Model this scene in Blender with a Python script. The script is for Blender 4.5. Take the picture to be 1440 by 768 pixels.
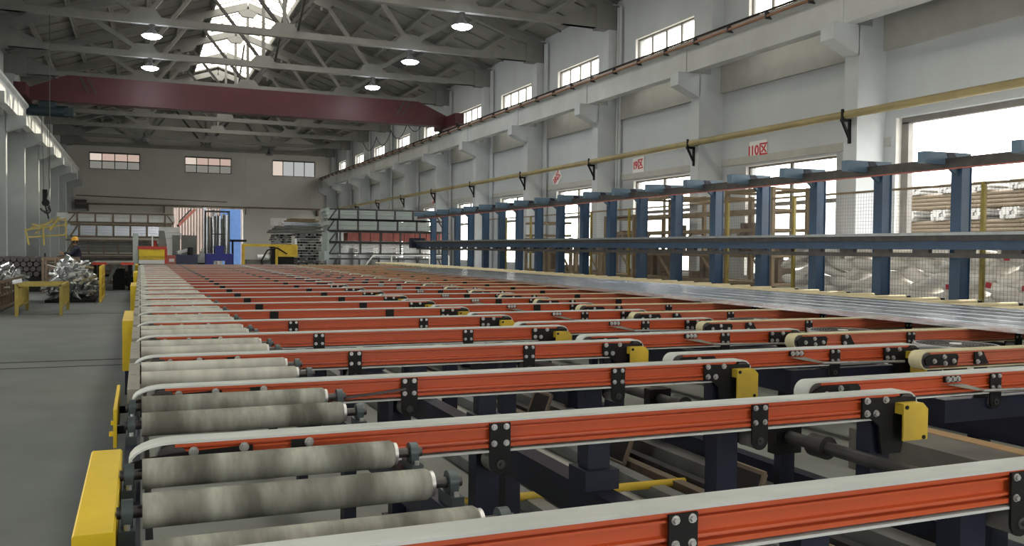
import bpy, math, random
from mathutils import Matrix, Vector
random.seed(7)
for o in list(bpy.data.objects): bpy.data.objects.remove(o)
SC = bpy.context.scene
COL = SC.collection

# ------------------------------------------------------------------ camera
F_PX = 1255.0
CAM_H = 1.6
def _n(v): return Vector(v).normalized()
_Y = _n((197-720, -(345-384), -F_PX))
_X = _n((3730-720, -(381-384), -F_PX))
_X = (_X - _Y*_X.dot(_Y)).normalized()
_Z = _X.cross(_Y)
cam_data = bpy.data.cameras.new('camera')
cam_data.sensor_fit = 'HORIZONTAL'; cam_data.sensor_width = 36.0
cam_data.lens = 36.0*F_PX/1440.0
cam_data.clip_end = 500; cam_data.clip_start = 0.05
cam = bpy.data.objects.new('camera', cam_data); COL.objects.link(cam)
cam.matrix_world = Matrix.Translation((0, 0, CAM_H)) @ Matrix((_X, _Y, _Z)).to_4x4()
SC.camera = cam

# ------------------------------------------------------------------ light
SKY = 11.0
w = bpy.data.worlds.new('world'); SC.world = w; w.use_nodes = True
bg = w.node_tree.nodes['Background']
bg.inputs[0].default_value = (1.0, 0.975, 0.93, 1); bg.inputs[1].default_value = SKY
SC.view_settings.view_transform = 'Standard'
SC.view_settings.look = 'None'
SC.view_settings.gamma = 1.0
SC.view_settings.use_curve_mapping = False
SC.view_settings.exposure = -0.45
sun_d = bpy.data.lights.new('sun', 'SUN'); sun_d.energy = 14.0; sun_d.angle = math.radians(0.6)
sun_d.color = (1.0, 0.93, 0.82)
sun = bpy.data.objects.new('sun', sun_d); COL.objects.link(sun)
sun.rotation_euler = Vector((9.4, 3.9, 7.2)).to_track_quat('Z', 'Y').to_euler()   # sunlight comes from +X, +Y, high

HX = 4.85                     # middle of the hall
XR, XL = 15.25, -5.55         # inner faces of the long walls
YF, YN = 75.6, -9.0           # far and near end walls
COLY = [9.37+6*i for i in range(-3, 12)]
def roof_z(x): return 13.65-0.336*abs(x-HX)
SKX0, SKX1 = 3.25, 6.75       # ridge skylight
def portal(name, loc, direction, sx, sy):
    d = bpy.data.lights.new(name, 'AREA'); d.shape = 'RECTANGLE'; d.size = sx; d.size_y = sy
    d.cycles.is_portal = True
    o = bpy.data.objects.new(name, d); COL.objects.link(o); o.location = loc
    o.rotation_euler = Vector(direction).to_track_quat('-Z', 'Y').to_euler()
    return o

# ------------------------------------------------------------------ materials
def mat(name, col, rough=0.6, metal=0.0, var=0.12, scale=3.0, bump=0.0, stretch=(1, 1, 1), col2=None, amt2=0.5, lo=0.45, hi=0.7, spec=0.5, local=False):
    m = bpy.data.materials.new(name); m.use_nodes = True
    nt = m.node_tree; N = nt.nodes; L = nt.links
    b = N['Principled BSDF']
    b.inputs['Roughness'].default_value = rough; b.inputs['Metallic'].default_value = metal
    b.inputs['Specular IOR Level'].default_value = spec
    if local:
        src = N.new('ShaderNodeTexCoord').outputs['Object']
    else:
        src = N.new('ShaderNodeNewGeometry').outputs['Position']
    mp = N.new('ShaderNodeMapping'); mp.inputs['Scale'].default_value = stretch
    L.new(src, mp.inputs[0])
    t = N.new('ShaderNodeTexNoise'); t.inputs['Scale'].default_value = scale; t.inputs['Detail'].default_value = 6
    L.new(mp.outputs[0], t.inputs['Vector'])
    r = N.new('ShaderNodeValToRGB')
    e = r.color_ramp.elements
    e[0].position = 0.3; e[1].position = 0.72
    e[0].color = tuple(c*(1-var) for c in col)+(1,); e[1].color = tuple(min(1, c*(1+var)) for c in col)+(1,)
    L.new(t.outputs[0], r.inputs[0])
    out = r.outputs[0]
    if col2:
        t2 = N.new('ShaderNodeTexNoise'); t2.inputs['Scale'].default_value = scale*0.37; t2.inputs['Detail'].default_value = 8
        L.new(mp.outputs[0], t2.inputs['Vector'])
        r2 = N.new('ShaderNodeValToRGB'); r2.color_ramp.elements[0].position = lo; r2.color_ramp.elements[1].position = hi
        r2.color_ramp.elements[1].color = (amt2, amt2, amt2, 1)
        L.new(t2.outputs[0], r2.inputs[0])
        mx = N.new('ShaderNodeMix'); mx.data_type = 'RGBA'
        L.new(r2.outputs[0], mx.inputs['Factor']); L.new(out, mx.inputs['A']); mx.inputs['B'].default_value = tuple(col2)+(1,)
        out = mx.outputs['Result']
    L.new(out, b.inputs['Base Color'])
    if bump:
        bp = N.new('ShaderNodeBump'); bp.inputs['Strength'].default_value = bump; bp.inputs['Distance'].default_value = 0.02
        L.new(t.outputs[0], bp.inputs['Height']); L.new(bp.outputs[0], b.inputs['Normal'])
    return m
def emis(name, col, s):
    m = bpy.data.materials.new(name); m.use_nodes = True
    b = m.node_tree.nodes['Principled BSDF']; b.inputs['Base Color'].default_value = tuple(col)+(1,)
    b.inputs['Emission Color'].default_value = tuple(col)+(1,); b.inputs['Emission Strength'].default_value = s
    return m
def glass(name, tint, gl=0.06):
    m = bpy.data.materials.new(name); m.use_nodes = True
    nt = m.node_tree; N = nt.nodes; L = nt.links
    N.remove(N['Principled BSDF'])
    a = N.new('ShaderNodeBsdfTransparent'); a.inputs[0].default_value = tuple(tint)+(1,)
    g = N.new('ShaderNodeBsdfGlossy'); g.inputs['Roughness'].default_value = 0.05
    x = N.new('ShaderNodeMixShader'); x.inputs[0].default_value = gl
    L.new(a.outputs[0], x.inputs[1]); L.new(g.outputs[0], x.inputs[2]); L.new(x.outputs[0], N['Material Output'].inputs[0])
    return m
M = {}
M['floor'] = mat('floor_concrete', (0.125, 0.138, 0.138), 0.55, var=0.16, scale=1.3, col2=(0.08, 0.088, 0.088), amt2=0.6, bump=0.03)
M['slab'] = mat('pale_slab_concrete', (0.25, 0.265, 0.245), 0.7, var=0.15, scale=1.6, col2=(0.14, 0.145, 0.13), amt2=0.7)
M['joint'] = mat('joint_black', (0.03, 0.03, 0.03), 0.9)
M['wall'] = mat('wall_plaster', (0.50, 0.535, 0.565), 0.85, var=0.06, scale=0.8, col2=(0.42, 0.44, 0.45), amt2=0.5, stretch=(1, 1, 0.4))
M['wallfar'] = mat('far_wall_plaster', (0.54, 0.53, 0.495), 0.85, var=0.07, scale=0.5, col2=(0.48, 0.475, 0.45), amt2=0.6)
M['wall_left'] = mat('left_wall_dimmed', (0.42, 0.45, 0.455), 0.85, var=0.07, scale=1.0, col2=(0.28, 0.29, 0.29), amt2=0.5)  # left side's weaker light is worked into this darker colour
M['band'] = mat('lintel_band', (0.42, 0.42, 0.40), 0.85, var=0.08, scale=2)
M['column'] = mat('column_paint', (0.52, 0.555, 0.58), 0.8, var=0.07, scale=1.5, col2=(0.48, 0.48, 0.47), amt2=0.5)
M['runway'] = mat('runway_concrete', (0.55, 0.57, 0.57), 0.8, var=0.08, scale=1.2, col2=(0.42, 0.43, 0.42), amt2=0.6)
M['truss'] = mat('truss_concrete', (0.205, 0.205, 0.197), 0.85, var=0.10, scale=2)
M['roof'] = mat('roof_slab', (0.22, 0.217, 0.20), 0.9, var=0.08, scale=1.5, col2=(0.17, 0.166, 0.152), amt2=0.5)
M['dark_steel'] = mat('dark_steel', (0.06, 0.06, 0.06), 0.6, 0.3)
M['frame'] = mat('window_frame', (0.22, 0.21, 0.20), 0.6)
M['reveal'] = mat('white_reveal', (0.78, 0.77, 0.74), 0.8)
M['pane'] = glass('window_pane', (0.86, 0.86, 0.84))
M['skypane'] = glass('skylight_pane', (0.80, 0.79, 0.75), 0.04)
M['dirtpane'] = glass('dirty_pane', (0.31, 0.29, 0.275), 0.04)
M['dirtpane2'] = glass('very_dirty_pane', (0.17, 0.172, 0.165), 0.04)
M['orange'] = mat('orange_paint', (0.51, 0.080, 0.019), 0.42, var=0.05, scale=3, col2=(0.43, 0.085, 0.032), amt2=0.35)
M['orange_dull'] = mat('dusty_orange_paint', (0.50, 0.12, 0.055), 0.5, var=0.06, scale=3, col2=(0.34, 0.09, 0.05), amt2=0.4)
M['belt'] = mat('grey_felt', (0.545, 0.575, 0.56), 0.95, var=0.10, scale=9, bump=0.15, col2=(0.40, 0.41, 0.38), amt2=0.5, stretch=(0.4, 1, 1))
M['belt_tan'] = mat('tan_felt', (0.60, 0.55, 0.36), 0.95, var=0.10, scale=9, bump=0.15, col2=(0.42, 0.38, 0.24), amt2=0.5, stretch=(0.4, 1, 1))
M['sleeve'] = mat('roller_felt', (0.34, 0.345, 0.30), 0.95, var=0.34, scale=7, bump=0.2, col2=(0.085, 0.085, 0.07), amt2=0.9, stretch=(2.6, 0.8, 0.8), lo=0.38, hi=0.64)
M['grazing_sleeve'] = mat('grazing_light_roller_felt', (0.50, 0.50, 0.445), 0.95, var=0.16, scale=5, bump=0.2, col2=(0.32, 0.315, 0.27), amt2=0.7, stretch=(2.6, 0.5, 0.5), lo=0.45, hi=0.68)  # farther rollers get a lighter colour in place of grazing light
M['tan_sleeve'] = mat('tan_roller_felt', (0.66, 0.58, 0.38), 0.95, var=0.12, scale=5, bump=0.2, col2=(0.45, 0.38, 0.22), amt2=0.5)
M['black'] = mat('black_steel', (0.007, 0.007, 0.008), 0.5, 0.0, var=0.25, scale=14, spec=0.25)
M['navy'] = mat('navy_steel', (0.011, 0.014, 0.030), 0.45, 0.0, var=0.25, scale=5, spec=0.3)
M['grime'] = mat('greasy_steel', (0.045, 0.045, 0.045), 0.5, 0.2, var=0.3, scale=8)
M['zinc'] = mat('zinc_bolt', (0.50, 0.50, 0.49), 0.38, 0.75, var=0.15, scale=20)
M['bearing'] = mat('bearing_housing', (0.055, 0.075, 0.080), 0.42, 0.3, var=0.2, scale=15)
M['yellow'] = mat('yellow_paint', (0.80, 0.57, 0.022), 0.42, var=0.08, scale=5, col2=(0.55, 0.42, 0.05), amt2=0.5)
M['ochre'] = mat('ochre_paint', (0.66, 0.46, 0.035), 0.5, var=0.12, scale=6, col2=(0.30, 0.22, 0.04), amt2=0.5)
M['olive'] = mat('olive_yellow_paint', (0.36, 0.28, 0.055), 0.55, var=0.15, scale=6, col2=(0.2, 0.16, 0.05), amt2=0.5)
M['pipe'] = mat('dull_yellow_pipe', (0.34, 0.28, 0.13), 0.5, var=0.12, scale=3, col2=(0.22, 0.18, 0.10), amt2=0.5)
M['cover'] = mat('beige_cover', (0.26, 0.25, 0.215), 0.6, var=0.12, scale=5)
M['alu'] = mat('aluminium', (0.56, 0.60, 0.66), 0.20, 0.95, var=0.05, scale=3, stretch=(6, 0.15, 1))
M['profile'] = mat('profile_aluminium', (0.74, 0.79, 0.87), 0.20, 0.95, var=0.06, scale=2.2, bump=0.6, stretch=(9, 0.35, 1))
M['alu_white'] = mat('pale_aluminium', (0.70, 0.71, 0.70), 0.4, 0.25, var=0.08, scale=3)
M['alu_dark'] = mat('dark_aluminium', (0.16, 0.165, 0.165), 0.5, 0.4, var=0.25, scale=3)
M['scrap'] = mat('scrap_aluminium', (0.55, 0.57, 0.58), 0.3, 0.75, var=0.25, scale=9)
M['blue'] = mat('blue_paint', (0.030, 0.080, 0.165), 0.42, var=0.12, scale=4, col2=(0.04, 0.07, 0.11), amt2=0.5)
M['blue_grey'] = mat('blue_grey_paint', (0.10, 0.165, 0.235), 0.45, var=0.12, scale=4)
M['rail'] = mat('rail_steel', (0.075, 0.070, 0.068), 0.45, 0.4, var=0.25, scale=7)
M['rail_top'] = mat('worn_rail_top', (0.30, 0.32, 0.33), 0.35, 0.6, var=0.15, scale=7)
M['pulley'] = mat('worn_pulley', (0.17, 0.165, 0.155), 0.5, 0.3, var=0.25, scale=9)
M['maroon'] = mat('maroon_paint', (0.072, 0.013, 0.017), 0.5, var=0.12, scale=2)
M['teal'] = mat('hoist_teal', (0.010, 0.026, 0.032), 0.5)
M['rust'] = mat('rusty_rail', (0.33, 0.17, 0.10), 0.7, var=0.2, scale=4)
M['brown'] = mat('rust_brown_steel', (0.16, 0.12, 0.085), 0.7, var=0.25, scale=4)
M['tanframe'] = mat('tan_steel_frame', (0.235, 0.175, 0.105), 0.7, var=0.2, scale=4)
M['red'] = mat('red_paint', (0.52, 0.055, 0.035), 0.45, var=0.12, scale=4)
M['redbrown'] = mat('pink_red_film', (0.42, 0.135, 0.11), 0.6, var=0.15, scale=4)
M['mint'] = mat('mint_panel', (0.46, 0.53, 0.51), 0.5, var=0.08, scale=2)
M['cobalt'] = mat('cobalt_paint', (0.015, 0.025, 0.24), 0.4)
M['bin'] = mat('slate_bin', (0.05, 0.065, 0.12), 0.5)
M['greybox'] = mat('grey_cabinet', (0.16, 0.17, 0.155), 0.5)
M['sack'] = mat('woven_sack', (0.90, 0.89, 0.865), 0.92, var=0.06, scale=9, bump=0.7, col2=(0.74, 0.70, 0.64), amt2=0.6)
_m = M['sack']; _N = _m.node_tree.nodes; _L = _m.node_tree.links
_tr = _N.new('ShaderNodeBsdfTranslucent'); _tr.inputs[0].default_value = (0.92, 0.90, 0.86, 1)
_mx = _N.new('ShaderNodeMixShader'); _mx.inputs[0].default_value = 0.26
_L.new(_N['Principled BSDF'].outputs[0], _mx.inputs[1]); _L.new(_tr.outputs[0], _mx.inputs[2]); _L.new(_mx.outputs[0], _N['Material Output'].inputs[0])
M['film'] = mat('clear_film', (0.72, 0.72, 0.72), 0.25, 0.0, var=0.2, scale=10, bump=0.4)
M['wood'] = mat('plywood', (0.20, 0.19, 0.172), 0.8, var=0.2, scale=3, col2=(0.14, 0.13, 0.12), amt2=0.7)
M['billet'] = mat('billet_end', (0.42, 0.41, 0.39), 0.5, 0.1, var=0.05, scale=6)
M['billet_side'] = mat('billet_side', (0.16, 0.12, 0.075), 0.5, 0.1, var=0.12, scale=3)
M['ground'] = mat('yard_concrete', (0.45, 0.44, 0.42), 0.9, var=0.1, scale=0.6)
M['facade'] = mat('pink_facade', (0.19, 0.155, 0.145), 0.8, var=0.12, scale=0.7)
M['facade_blue'] = mat('blue_door_paint', (0.014, 0.055, 0.16), 0.6)
M['helmet'] = mat('helmet_yellow', (0.70, 0.36, 0.03), 0.35)
M['overall'] = mat('navy_overall', (0.015, 0.018, 0.035), 0.85)
M['skin'] = mat('skin', (0.42, 0.24, 0.16), 0.6)
M['hair'] = mat('dark_hair', (0.015, 0.012, 0.01), 0.7)
M['sign'] = mat('sign_white', (0.76, 0.76, 0.75), 0.6, var=0.03)
M['signred'] = mat('sign_red', (0.55, 0.03, 0.04), 0.6, var=0.03)
M['lampglow'] = emis('lamp_glow', (0.92, 0.96, 1.0), 26.0)
M['lampshade'] = mat('lamp_shade', (0.16, 0.165, 0.165), 0.35, 0.6)
M['lens'] = emis('lamp_lens', (0.9, 0.95, 1.0), 60.0)

# ------------------------------------------------------------------ mesh helpers
class MB:
    def __init__(s): s.v = []; s.f = []; s.sm = []
    def poly(s, pts, faces, smooth=False):
        o = len(s.v); s.v += [tuple(p) for p in pts]
        for f in faces: s.f.append(tuple(o+i for i in f)); s.sm.append(smooth)
        return s
    def box(s, x0, x1, y0, y1, z0, z1):
        if x1 < x0: x0, x1 = x1, x0
        if y1 < y0: y0, y1 = y1, y0
        if z1 < z0: z0, z1 = z1, z0
        return s.poly([(x0,y0,z0),(x1,y0,z0),(x1,y1,z0),(x0,y1,z0),(x0,y0,z1),(x1,y0,z1),(x1,y1,z1),(x0,y1,z1)],
               [(0,3,2,1),(4,5,6,7),(0,1,5,4),(1,2,6,5),(2,3,7,6),(3,0,4,7)])
    def bar(s, p0, p1, a, b, up=(0,0,1)):
        p0 = Vector(p0); p1 = Vector(p1); d = (p1-p0).normalized()
        u = Vector(up)
        if abs(d.dot(u)) > 0.98: u = Vector((0,1,0))
        x = d.cross(u).normalized()*a/2; y = x.cross(d).normalized()*b/2
        P = [p0-x-y, p0+x-y, p0+x+y, p0-x+y, p1-x-y, p1+x-y, p1+x+y, p1-x+y]
        return s.poly(P, [(0,3,2,1),(4,5,6,7),(0,1,5,4),(1,2,6,5),(2,3,7,6),(3,0,4,7)])
    def cyl(s, p0, p1, r, n=12, r1=None, caps=True, ph=0.0):
        p0 = Vector(p0); p1 = Vector(p1); d = (p1-p0).normalized()
        if r1 is None: r1 = r
        u = Vector((0,0,1)) if abs(d.z) < 0.9 else Vector((1,0,0))
        x = d.cross(u).normalized(); y = d.cross(x)
        A = [p0+(x*math.cos(t)+y*math.sin(t))*r for t in [ph+2*math.pi*i/n for i in range(n)]]
        B = [p1+(x*math.cos(t)+y*math.sin(t))*r1 for t in [ph+2*math.pi*i/n for i in range(n)]]
        s.poly(A+B, [(i, n+i, n+(i+1)%n, (i+1)%n) for i in range(n)], n > 6)
        if caps:
            s.poly(A, [tuple(range(n))]); s.poly(B, [tuple(range(n))[::-1]])
        return s
    def lathe(s, base, prof, n=20, axis=(0,0,1)):
        base = Vector(base); q = Vector((0,0,1)).rotation_difference(Vector(axis))
        P = []
        for r, z in prof:
            for i in range(n):
                t = 2*math.pi*i/n; P.append(base+q@Vector((r*math.cos(t), r*math.sin(t), z)))
        F = []
        for k in range(len(prof)-1):
            for i in range(n): F.append((k*n+i, k*n+(i+1)%n, (k+1)*n+(i+1)%n, (k+1)*n+i))
        return s.poly(P, F, True)
    def tube(s, pts, r, n=6):
        for a, b in zip(pts[:-1], pts[1:]): s.cyl(a, b, r, n)
        return s
    def ext(s, poly, axis, a0, a1):
        # poly: 2-D outline, extruded along axis ('x': (y,z); 'y': (x,z); 'z': (x,y))
        def P(p, a): return {'x': (a,p[0],p[1]), 'y': (p[0],a,p[1]), 'z': (p[0],p[1],a)}[axis]
        n = len(poly)
        s.poly([P(p,a0) for p in poly]+[P(p,a1) for p in poly], [(i,(i+1)%n,n+(i+1)%n,n+i) for i in range(n)])
        s.poly([P(p,a0) for p in poly], [tuple(range(n))[::-1]])
        s.poly([P(p,a1) for p in poly], [tuple(range(n))])
        return s
    def mesh(s, name, m):
        me = bpy.data.meshes.new(name); me.from_pydata(s.v, [], s.f)
        me.polygons.foreach_set('use_smooth', s.sm)
        me.materials.append(m); me.validate(); me.update()
        import bmesh
        bm = bmesh.new(); bm.from_mesh(me); bmesh.ops.recalc_face_normals(bm, faces=bm.faces); bm.to_mesh(me); bm.free()
        return me
    def build(s, name, m, parent=None, loc=None):
        o = bpy.data.objects.new(name, s.mesh(name, M[m] if isinstance(m, str) else m)); COL.objects.link(o)
        if parent: o.parent = parent
        if loc: o.location = loc
        return o
def tag(o, label=None, cat=None, group=None, kind=None):
    if label: o['label'] = label
    if cat: o['category'] = cat
    if group: o['group'] = group
    if kind: o['kind'] = kind
    return o
def thing(name, label, cat, loc=(0,0,0), group=None, kind=None):
    o = bpy.data.objects.new(name, None); COL.objects.link(o); o.location = loc; o.empty_display_size = 0.1
    return tag(o, label, cat, group, kind)
def inst(name, me, parent=None, loc=None, rot=None):
    o = bpy.data.objects.new(name, me); COL.objects.link(o)
    if parent: o.parent = parent
    if loc: o.location = loc
    if rot: o.rotation_euler = rot
    return o
KIDS = {}
def copy_tree(o, parent=None):
    c = o.copy(); COL.objects.link(c); c.parent = parent
    for ch in o.children: copy_tree(ch, c)
    return c
ONES = ['first','second','third','fourth','fifth','sixth','seventh','eighth','ninth','tenth','eleventh','twelfth','thirteenth','fourteenth','fifteenth','sixteenth','seventeenth','eighteenth','nineteenth','twentieth']
TENS = {2:'twenty',3:'thirty',4:'forty',5:'fifty',6:'sixty',7:'seventy'}
TENTH = {2:'twentieth',3:'thirtieth',4:'fortieth',5:'fiftieth',6:'sixtieth',7:'seventieth'}
def nth(i):
    n = i+1
    if n <= 20: return ONES[n-1]
    t, u = divmod(n, 10)
    return TENTH[t] if u == 0 else TENS[t]+'-'+ONES[u-1]

# wall in the plane of axis a (length) and z, with rectangular openings, cut into boxes
def wall_boxes(mb, a0, a1, z0, z1, t0, t1, opens, axis):
    xs = sorted(set([a0, a1]+[o[0] for o in opens]+[o[1] for o in opens]))
    zs = sorted(set([z0, z1]+[o[2] for o in opens]+[o[3] for o in opens]))
    for i in range(len(xs)-1):
        run = None
        for k in range(len(zs)-1):
            xm = (xs[i]+xs[i+1])/2; zm = (zs[k]+zs[k+1])/2
            hole = any(o[0] < xm < o[1] and o[2] < zm < o[3] for o in opens)
            if not hole:
                run = [zs[k], zs[k+1]] if run is None else [run[0], zs[k+1]]
            if run and (hole or k == len(zs)-2):
                if axis == 'y': mb.box(t0, t1, xs[i], xs[i+1], run[0], run[1])
                else: mb.box(xs[i], xs[i+1], t0, t1, run[0], run[1])
                run = None

# ================================================================== STRUCTURE
fl = MB().box(XL-0.3, XR+0.3, YN-0.3, YF+0.3, -0.2, 0.0).build('floor', 'floor'); tag(fl, 'grey concrete workshop floor with dark joints', 'floor', kind='structure')
for y0, y1 in ((12.97, 13.01), (13.62, 13.68), (22.9, 22.92), (33.0, 33.03)):
    MB().box(XL, -0.2, y0, y1, -0.001, 0.004).build('floor_joint', 'joint', fl)
MB().box(0.06, 11.3, -2.0, 44.0, 0.0, 0.004).build('table_slab', 'slab', fl)
gr = MB().box(-60, 90, -60, 150, -0.5, -0.21).build('yard_ground', 'ground'); tag(gr, 'pale concrete yard outside the hall', 'ground', kind='structure')

bays = [(COLY[i], COLY[i+1]) for i in range(len(COLY)-1)]
UPW = [((a+b)/2-1.70, (a+b)/2+1.70, 7.30, 8.62) for a, b in bays]
LOW = []
for a, b in bays:
    c = (a+b)/2
    if abs(a-9.37) < 0.1: LOW.append((9.85, 14.87, 0.0, 4.55))
    elif a > 9.5: LOW.append((c-1.72, c+1.72, 0.95, 3.92))
    else: LOW.append((c-1.72, c+1.72, 0.95, 3.92))
mb = MB(); UPR = [o for o in UPW if o[0] > 15]
wall_boxes(mb, YN-0.3, YF+0.3, 0, 10.35, XR, XR+0.35, UPR+LOW, 'y')
wr = tag(mb.build('wall_right', 'wall'), 'white plastered long wall with high and low windows', 'wall', kind='structure')
mb = MB(); LWIN = [o for o in UPW if o[0] < 9]+[((a+b)/2-1.72, (a+b)/2+1.72, 0.95, 3.92) for a, b in bays if a < 33]  # low openings are added out of view to brighten the right side
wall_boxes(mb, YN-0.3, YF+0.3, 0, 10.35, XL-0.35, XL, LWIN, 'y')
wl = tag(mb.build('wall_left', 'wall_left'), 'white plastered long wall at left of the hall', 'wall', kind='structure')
FW = [(-3.6, 0.0, 7.42, 8.72), (3.28, 6.84, 7.42, 8.72), (10.05, 13.55, 7.42, 8.74)]
FDOOR = (2.39, 7.79, 0.0, 4.68)
mb = MB(); wall_boxes(mb, XL-0.35, XR+0.35, 0, 10.3, YF, YF+0.35, FW+[FDOOR], 'x')
mb.ext([(XL-0.35, 10.3), (XR+0.35, 10.3), (HX, 13.75)], 'y', YF, YF+0.35)
for x in (1.75, 7.95): mb.box(x-0.05, x+0.05, YF-0.02, YF, 4.7, 10.4)
wf = tag(mb.build('wall_far', 'wallfar'), 'grey plastered end wall with three windows and open doorway', 'wall', kind='structure')
mb = MB(); FILL_DOOR = (3.2, 8.2, 0.0, 4.2)  # unseen doorway and windows added here to light the near table
wall_boxes(mb, XL-0.35, XR+0.35, 0, 10.3, YN-0.35, YN, FW+[FILL_DOOR], 'x')
mb.ext([(XL-0.35, 10.3), (XR+0.35, 10.3), (HX, 13.75)], 'y', YN-0.35, YN)
wn = tag(mb.build('wall_near', 'wall'), 'end wall behind the camera with openings added for light', 'wall', kind='structure')
# plaster bands on the right wall
for a, b in bays:
    if a > 15: MB().box(XR-0.03, XR, a+0.25, b-0.2, 3.98, 4.18).build('lintel_band', 'band', wr)
    MB().box(XR-0.10, XR, a+0.25, b-0.2, 6.05, 7.28).build('ring_beam_band', 'band', wr)
MB().box(XR-0.03, XR, 15.0, 15.2, 3.95, 4.15).build('lintel_band', 'band', wr)

# windows
NW = [0]
def window_y(o, xw, out, panes, mull, ptype='pane', transom=None, label=''):
    NW[0] += 1
    a0, a1, z0, z1 = o
    t = thing('window_%d' % NW[0], label, 'window', (xw, (a0+a1)/2, z0), kind='structure')
    xg = 0.14*out; L = (a1-a0)/2
    mb = MB()
    mb.box(xg-0.03, xg+0.03, -L, -L+0.06, 0, z1-z0); mb.box(xg-0.03, xg+0.03, L-0.06, L, 0, z1-z0)
    mb.box(xg-0.03, xg+0.03, -L, L, 0, 0.06); mb.box(xg-0.03, xg+0.03, -L, L, z1-z0-0.06, z1-z0)
    mb.build('window_frame', 'frame', t)
    for i in range(1, panes):
        y = -L+(2*L)*i/panes; MB().box(xg-0.025, xg+0.025, y-mull, y+mull, 0.05, z1-z0-0.05).build('mullion', 'frame', t)
    zs = [0.05]+([transom] if transom else [])+[z1-z0-0.05]
    if transom: MB().box(xg-0.03, xg+0.03, -L+0.05, L-0.05, transom-0.05, transom+0.05).build('transom', 'frame', t)
    for i in range(panes):
        for k in range(len(zs)-1):
            MB().box(xg-0.004, xg+0.004, -L+2*L*i/panes+mull, -L+2*L*(i+1)/panes-mull, zs[k], zs[k+1]).build('pane', ptype, t)
    if out > 0:   # white plaster reveals
        mb = MB(); mb.box(0.0, 0.10, L-0.01, L, 0, z1-z0); mb.box(0.0, 0.10, -L, L, z1-z0-0.01, z1-z0); mb.build('reveal', 'reveal', t)
    return t
for i, o in enumerate(UPW):
    if o[0] > 15:
        window_y(o, XR, 1, 4, 0.035, label='high four-pane window above the right crane runway, %s bay from the near end' % nth(i))
        portal('window_portal', (XR+0.3, (o[0]+o[1])/2, (o[2]+o[3])/2), (-1,0,0), o[1]-o[0], o[3]-o[2])
for i, o in enumerate(LWIN):
    hi = o[2] > 5
    window_y(o, XL, -1, 4 if hi else 2, 0.035, label=('high' if hi else 'added tall low')+' window in the left wall, %s bay from the near end' % nth(i if hi else i-3))
    portal('window_portal', (XL-0.3, (o[0]+o[1])/2, (o[2]+o[3])/2), (1,0,0), o[1]-o[0], o[3]-o[2])
for i, o in enumerate(FW+[FILL_DOOR]):
    portal('window_portal', ((o[0]+o[1])/2, YN-0.3, (o[2]+o[3])/2), (0,1,0), o[1]-o[0], o[3]-o[2])
for i, o in enumerate(LOW):
    portal('window_portal', (XR+0.3, (o[0]+o[1])/2, (o[2]+o[3])/2), (-1,0,0), o[1]-o[0], o[3]-o[2])
    if o[2] > 0:
        window_y(o, XR, 1, 2, 0.05, transom=1.9, label='tall two-light window low on the right wall, %s bay from the near end' % nth(i))
t = thing('door_1', 'wide open doorway in right wall with grey steel jamb', 'doorway', (XR, 12.36, 0), kind='structure')
MB().box(0.16, 0.30, 2.30, 2.50, 0, 4.45).build('door_jamb', 'frame', t)
MB().box(0.16, 0.30, -2.51, -2.35, 0, 4.45).build('door_jamb', 'frame', t)
MB().box(0.16, 0.30, -2.51, 2.50, 4.42, 4.55).build('door_head', 'frame', t)
MB().box(0.0, 0.16, 2.49, 2.505, 0, 4.55).build('reveal', 'reveal', t)
for i, o in enumerate(FW):
    NW[0] += 1
    a0, a1, z0, z1 = o
    t = thing('window_%d' % NW[0], ['left', 'middle', 'right'][i]+' window high in the far end wall'+(' with red film across its top' if i < 2 else ' with clear bright panes'), 'window', (a0, YF, z0), kind='structure')
    L = a1-a0; hh = z1-z0
    mb = MB(); mb.box(0, 0.06, 0.1, 0.16, 0, hh); mb.box(L-0.06, L, 0.1, 0.16, 0, hh); mb.box(0, L, 0.1, 0.16, 0, 0.06); mb.box(0, L, 0.05, 0.16, hh-0.10, hh)
    mb.build('window_frame', 'dark_steel', t)
    for k in range(1, 4): MB().box(L*k/4-0.03, L*k/4+0.03, 0.1, 0.16, 0, hh).build('mullion', 'dark_steel', t)
    if i < 2: MB().box(0, L, 0.11, 0.15, 0.60, 0.68).build('transom', 'dark_steel', t)
    for k in range(4):
        if i < 2:
            MB().box(L*k/4+0.03, L*(k+1)/4-0.03, 0.125, 0.135, 0.05, 0.6).build('pane', 'dirtpane2', t)
            MB().box(L*k/4+0.03, L*(k+1)/4-0.03, 0.125, 0.135, 0.68, hh-0.1).build('pane', glass('pink_pane', (0.27, 0.235, 0.22), 0.03) if k else 'dirtpane', t)
        else:
            MB().box(L*k/4+0.03, L*(k+1)/4-0.03, 0.125, 0.135, 0.05, hh-0.1).build('pane', glass('grey_pane', (0.24, 0.245, 0.25), 0.03) if k else 'dirtpane', t)
portal('window_portal', ((FDOOR[0]+FDOOR[1])/2, YF+0.3, 2.3), (0,-1,0), 5.4, 4.6)
t = thing('door_2', 'open doorway in the far end wall', 'doorway', (5.09, YF, 0), kind='structure')
MB().box(2.62, 2.70, -0.02, 0.3, 0, 4.68).build('door_jamb', 'reveal', t)
MB().box(-2.70, 2.70, 0.0, 0.3, 4.60, 4.68).build('door_head', 'band', t)

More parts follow.
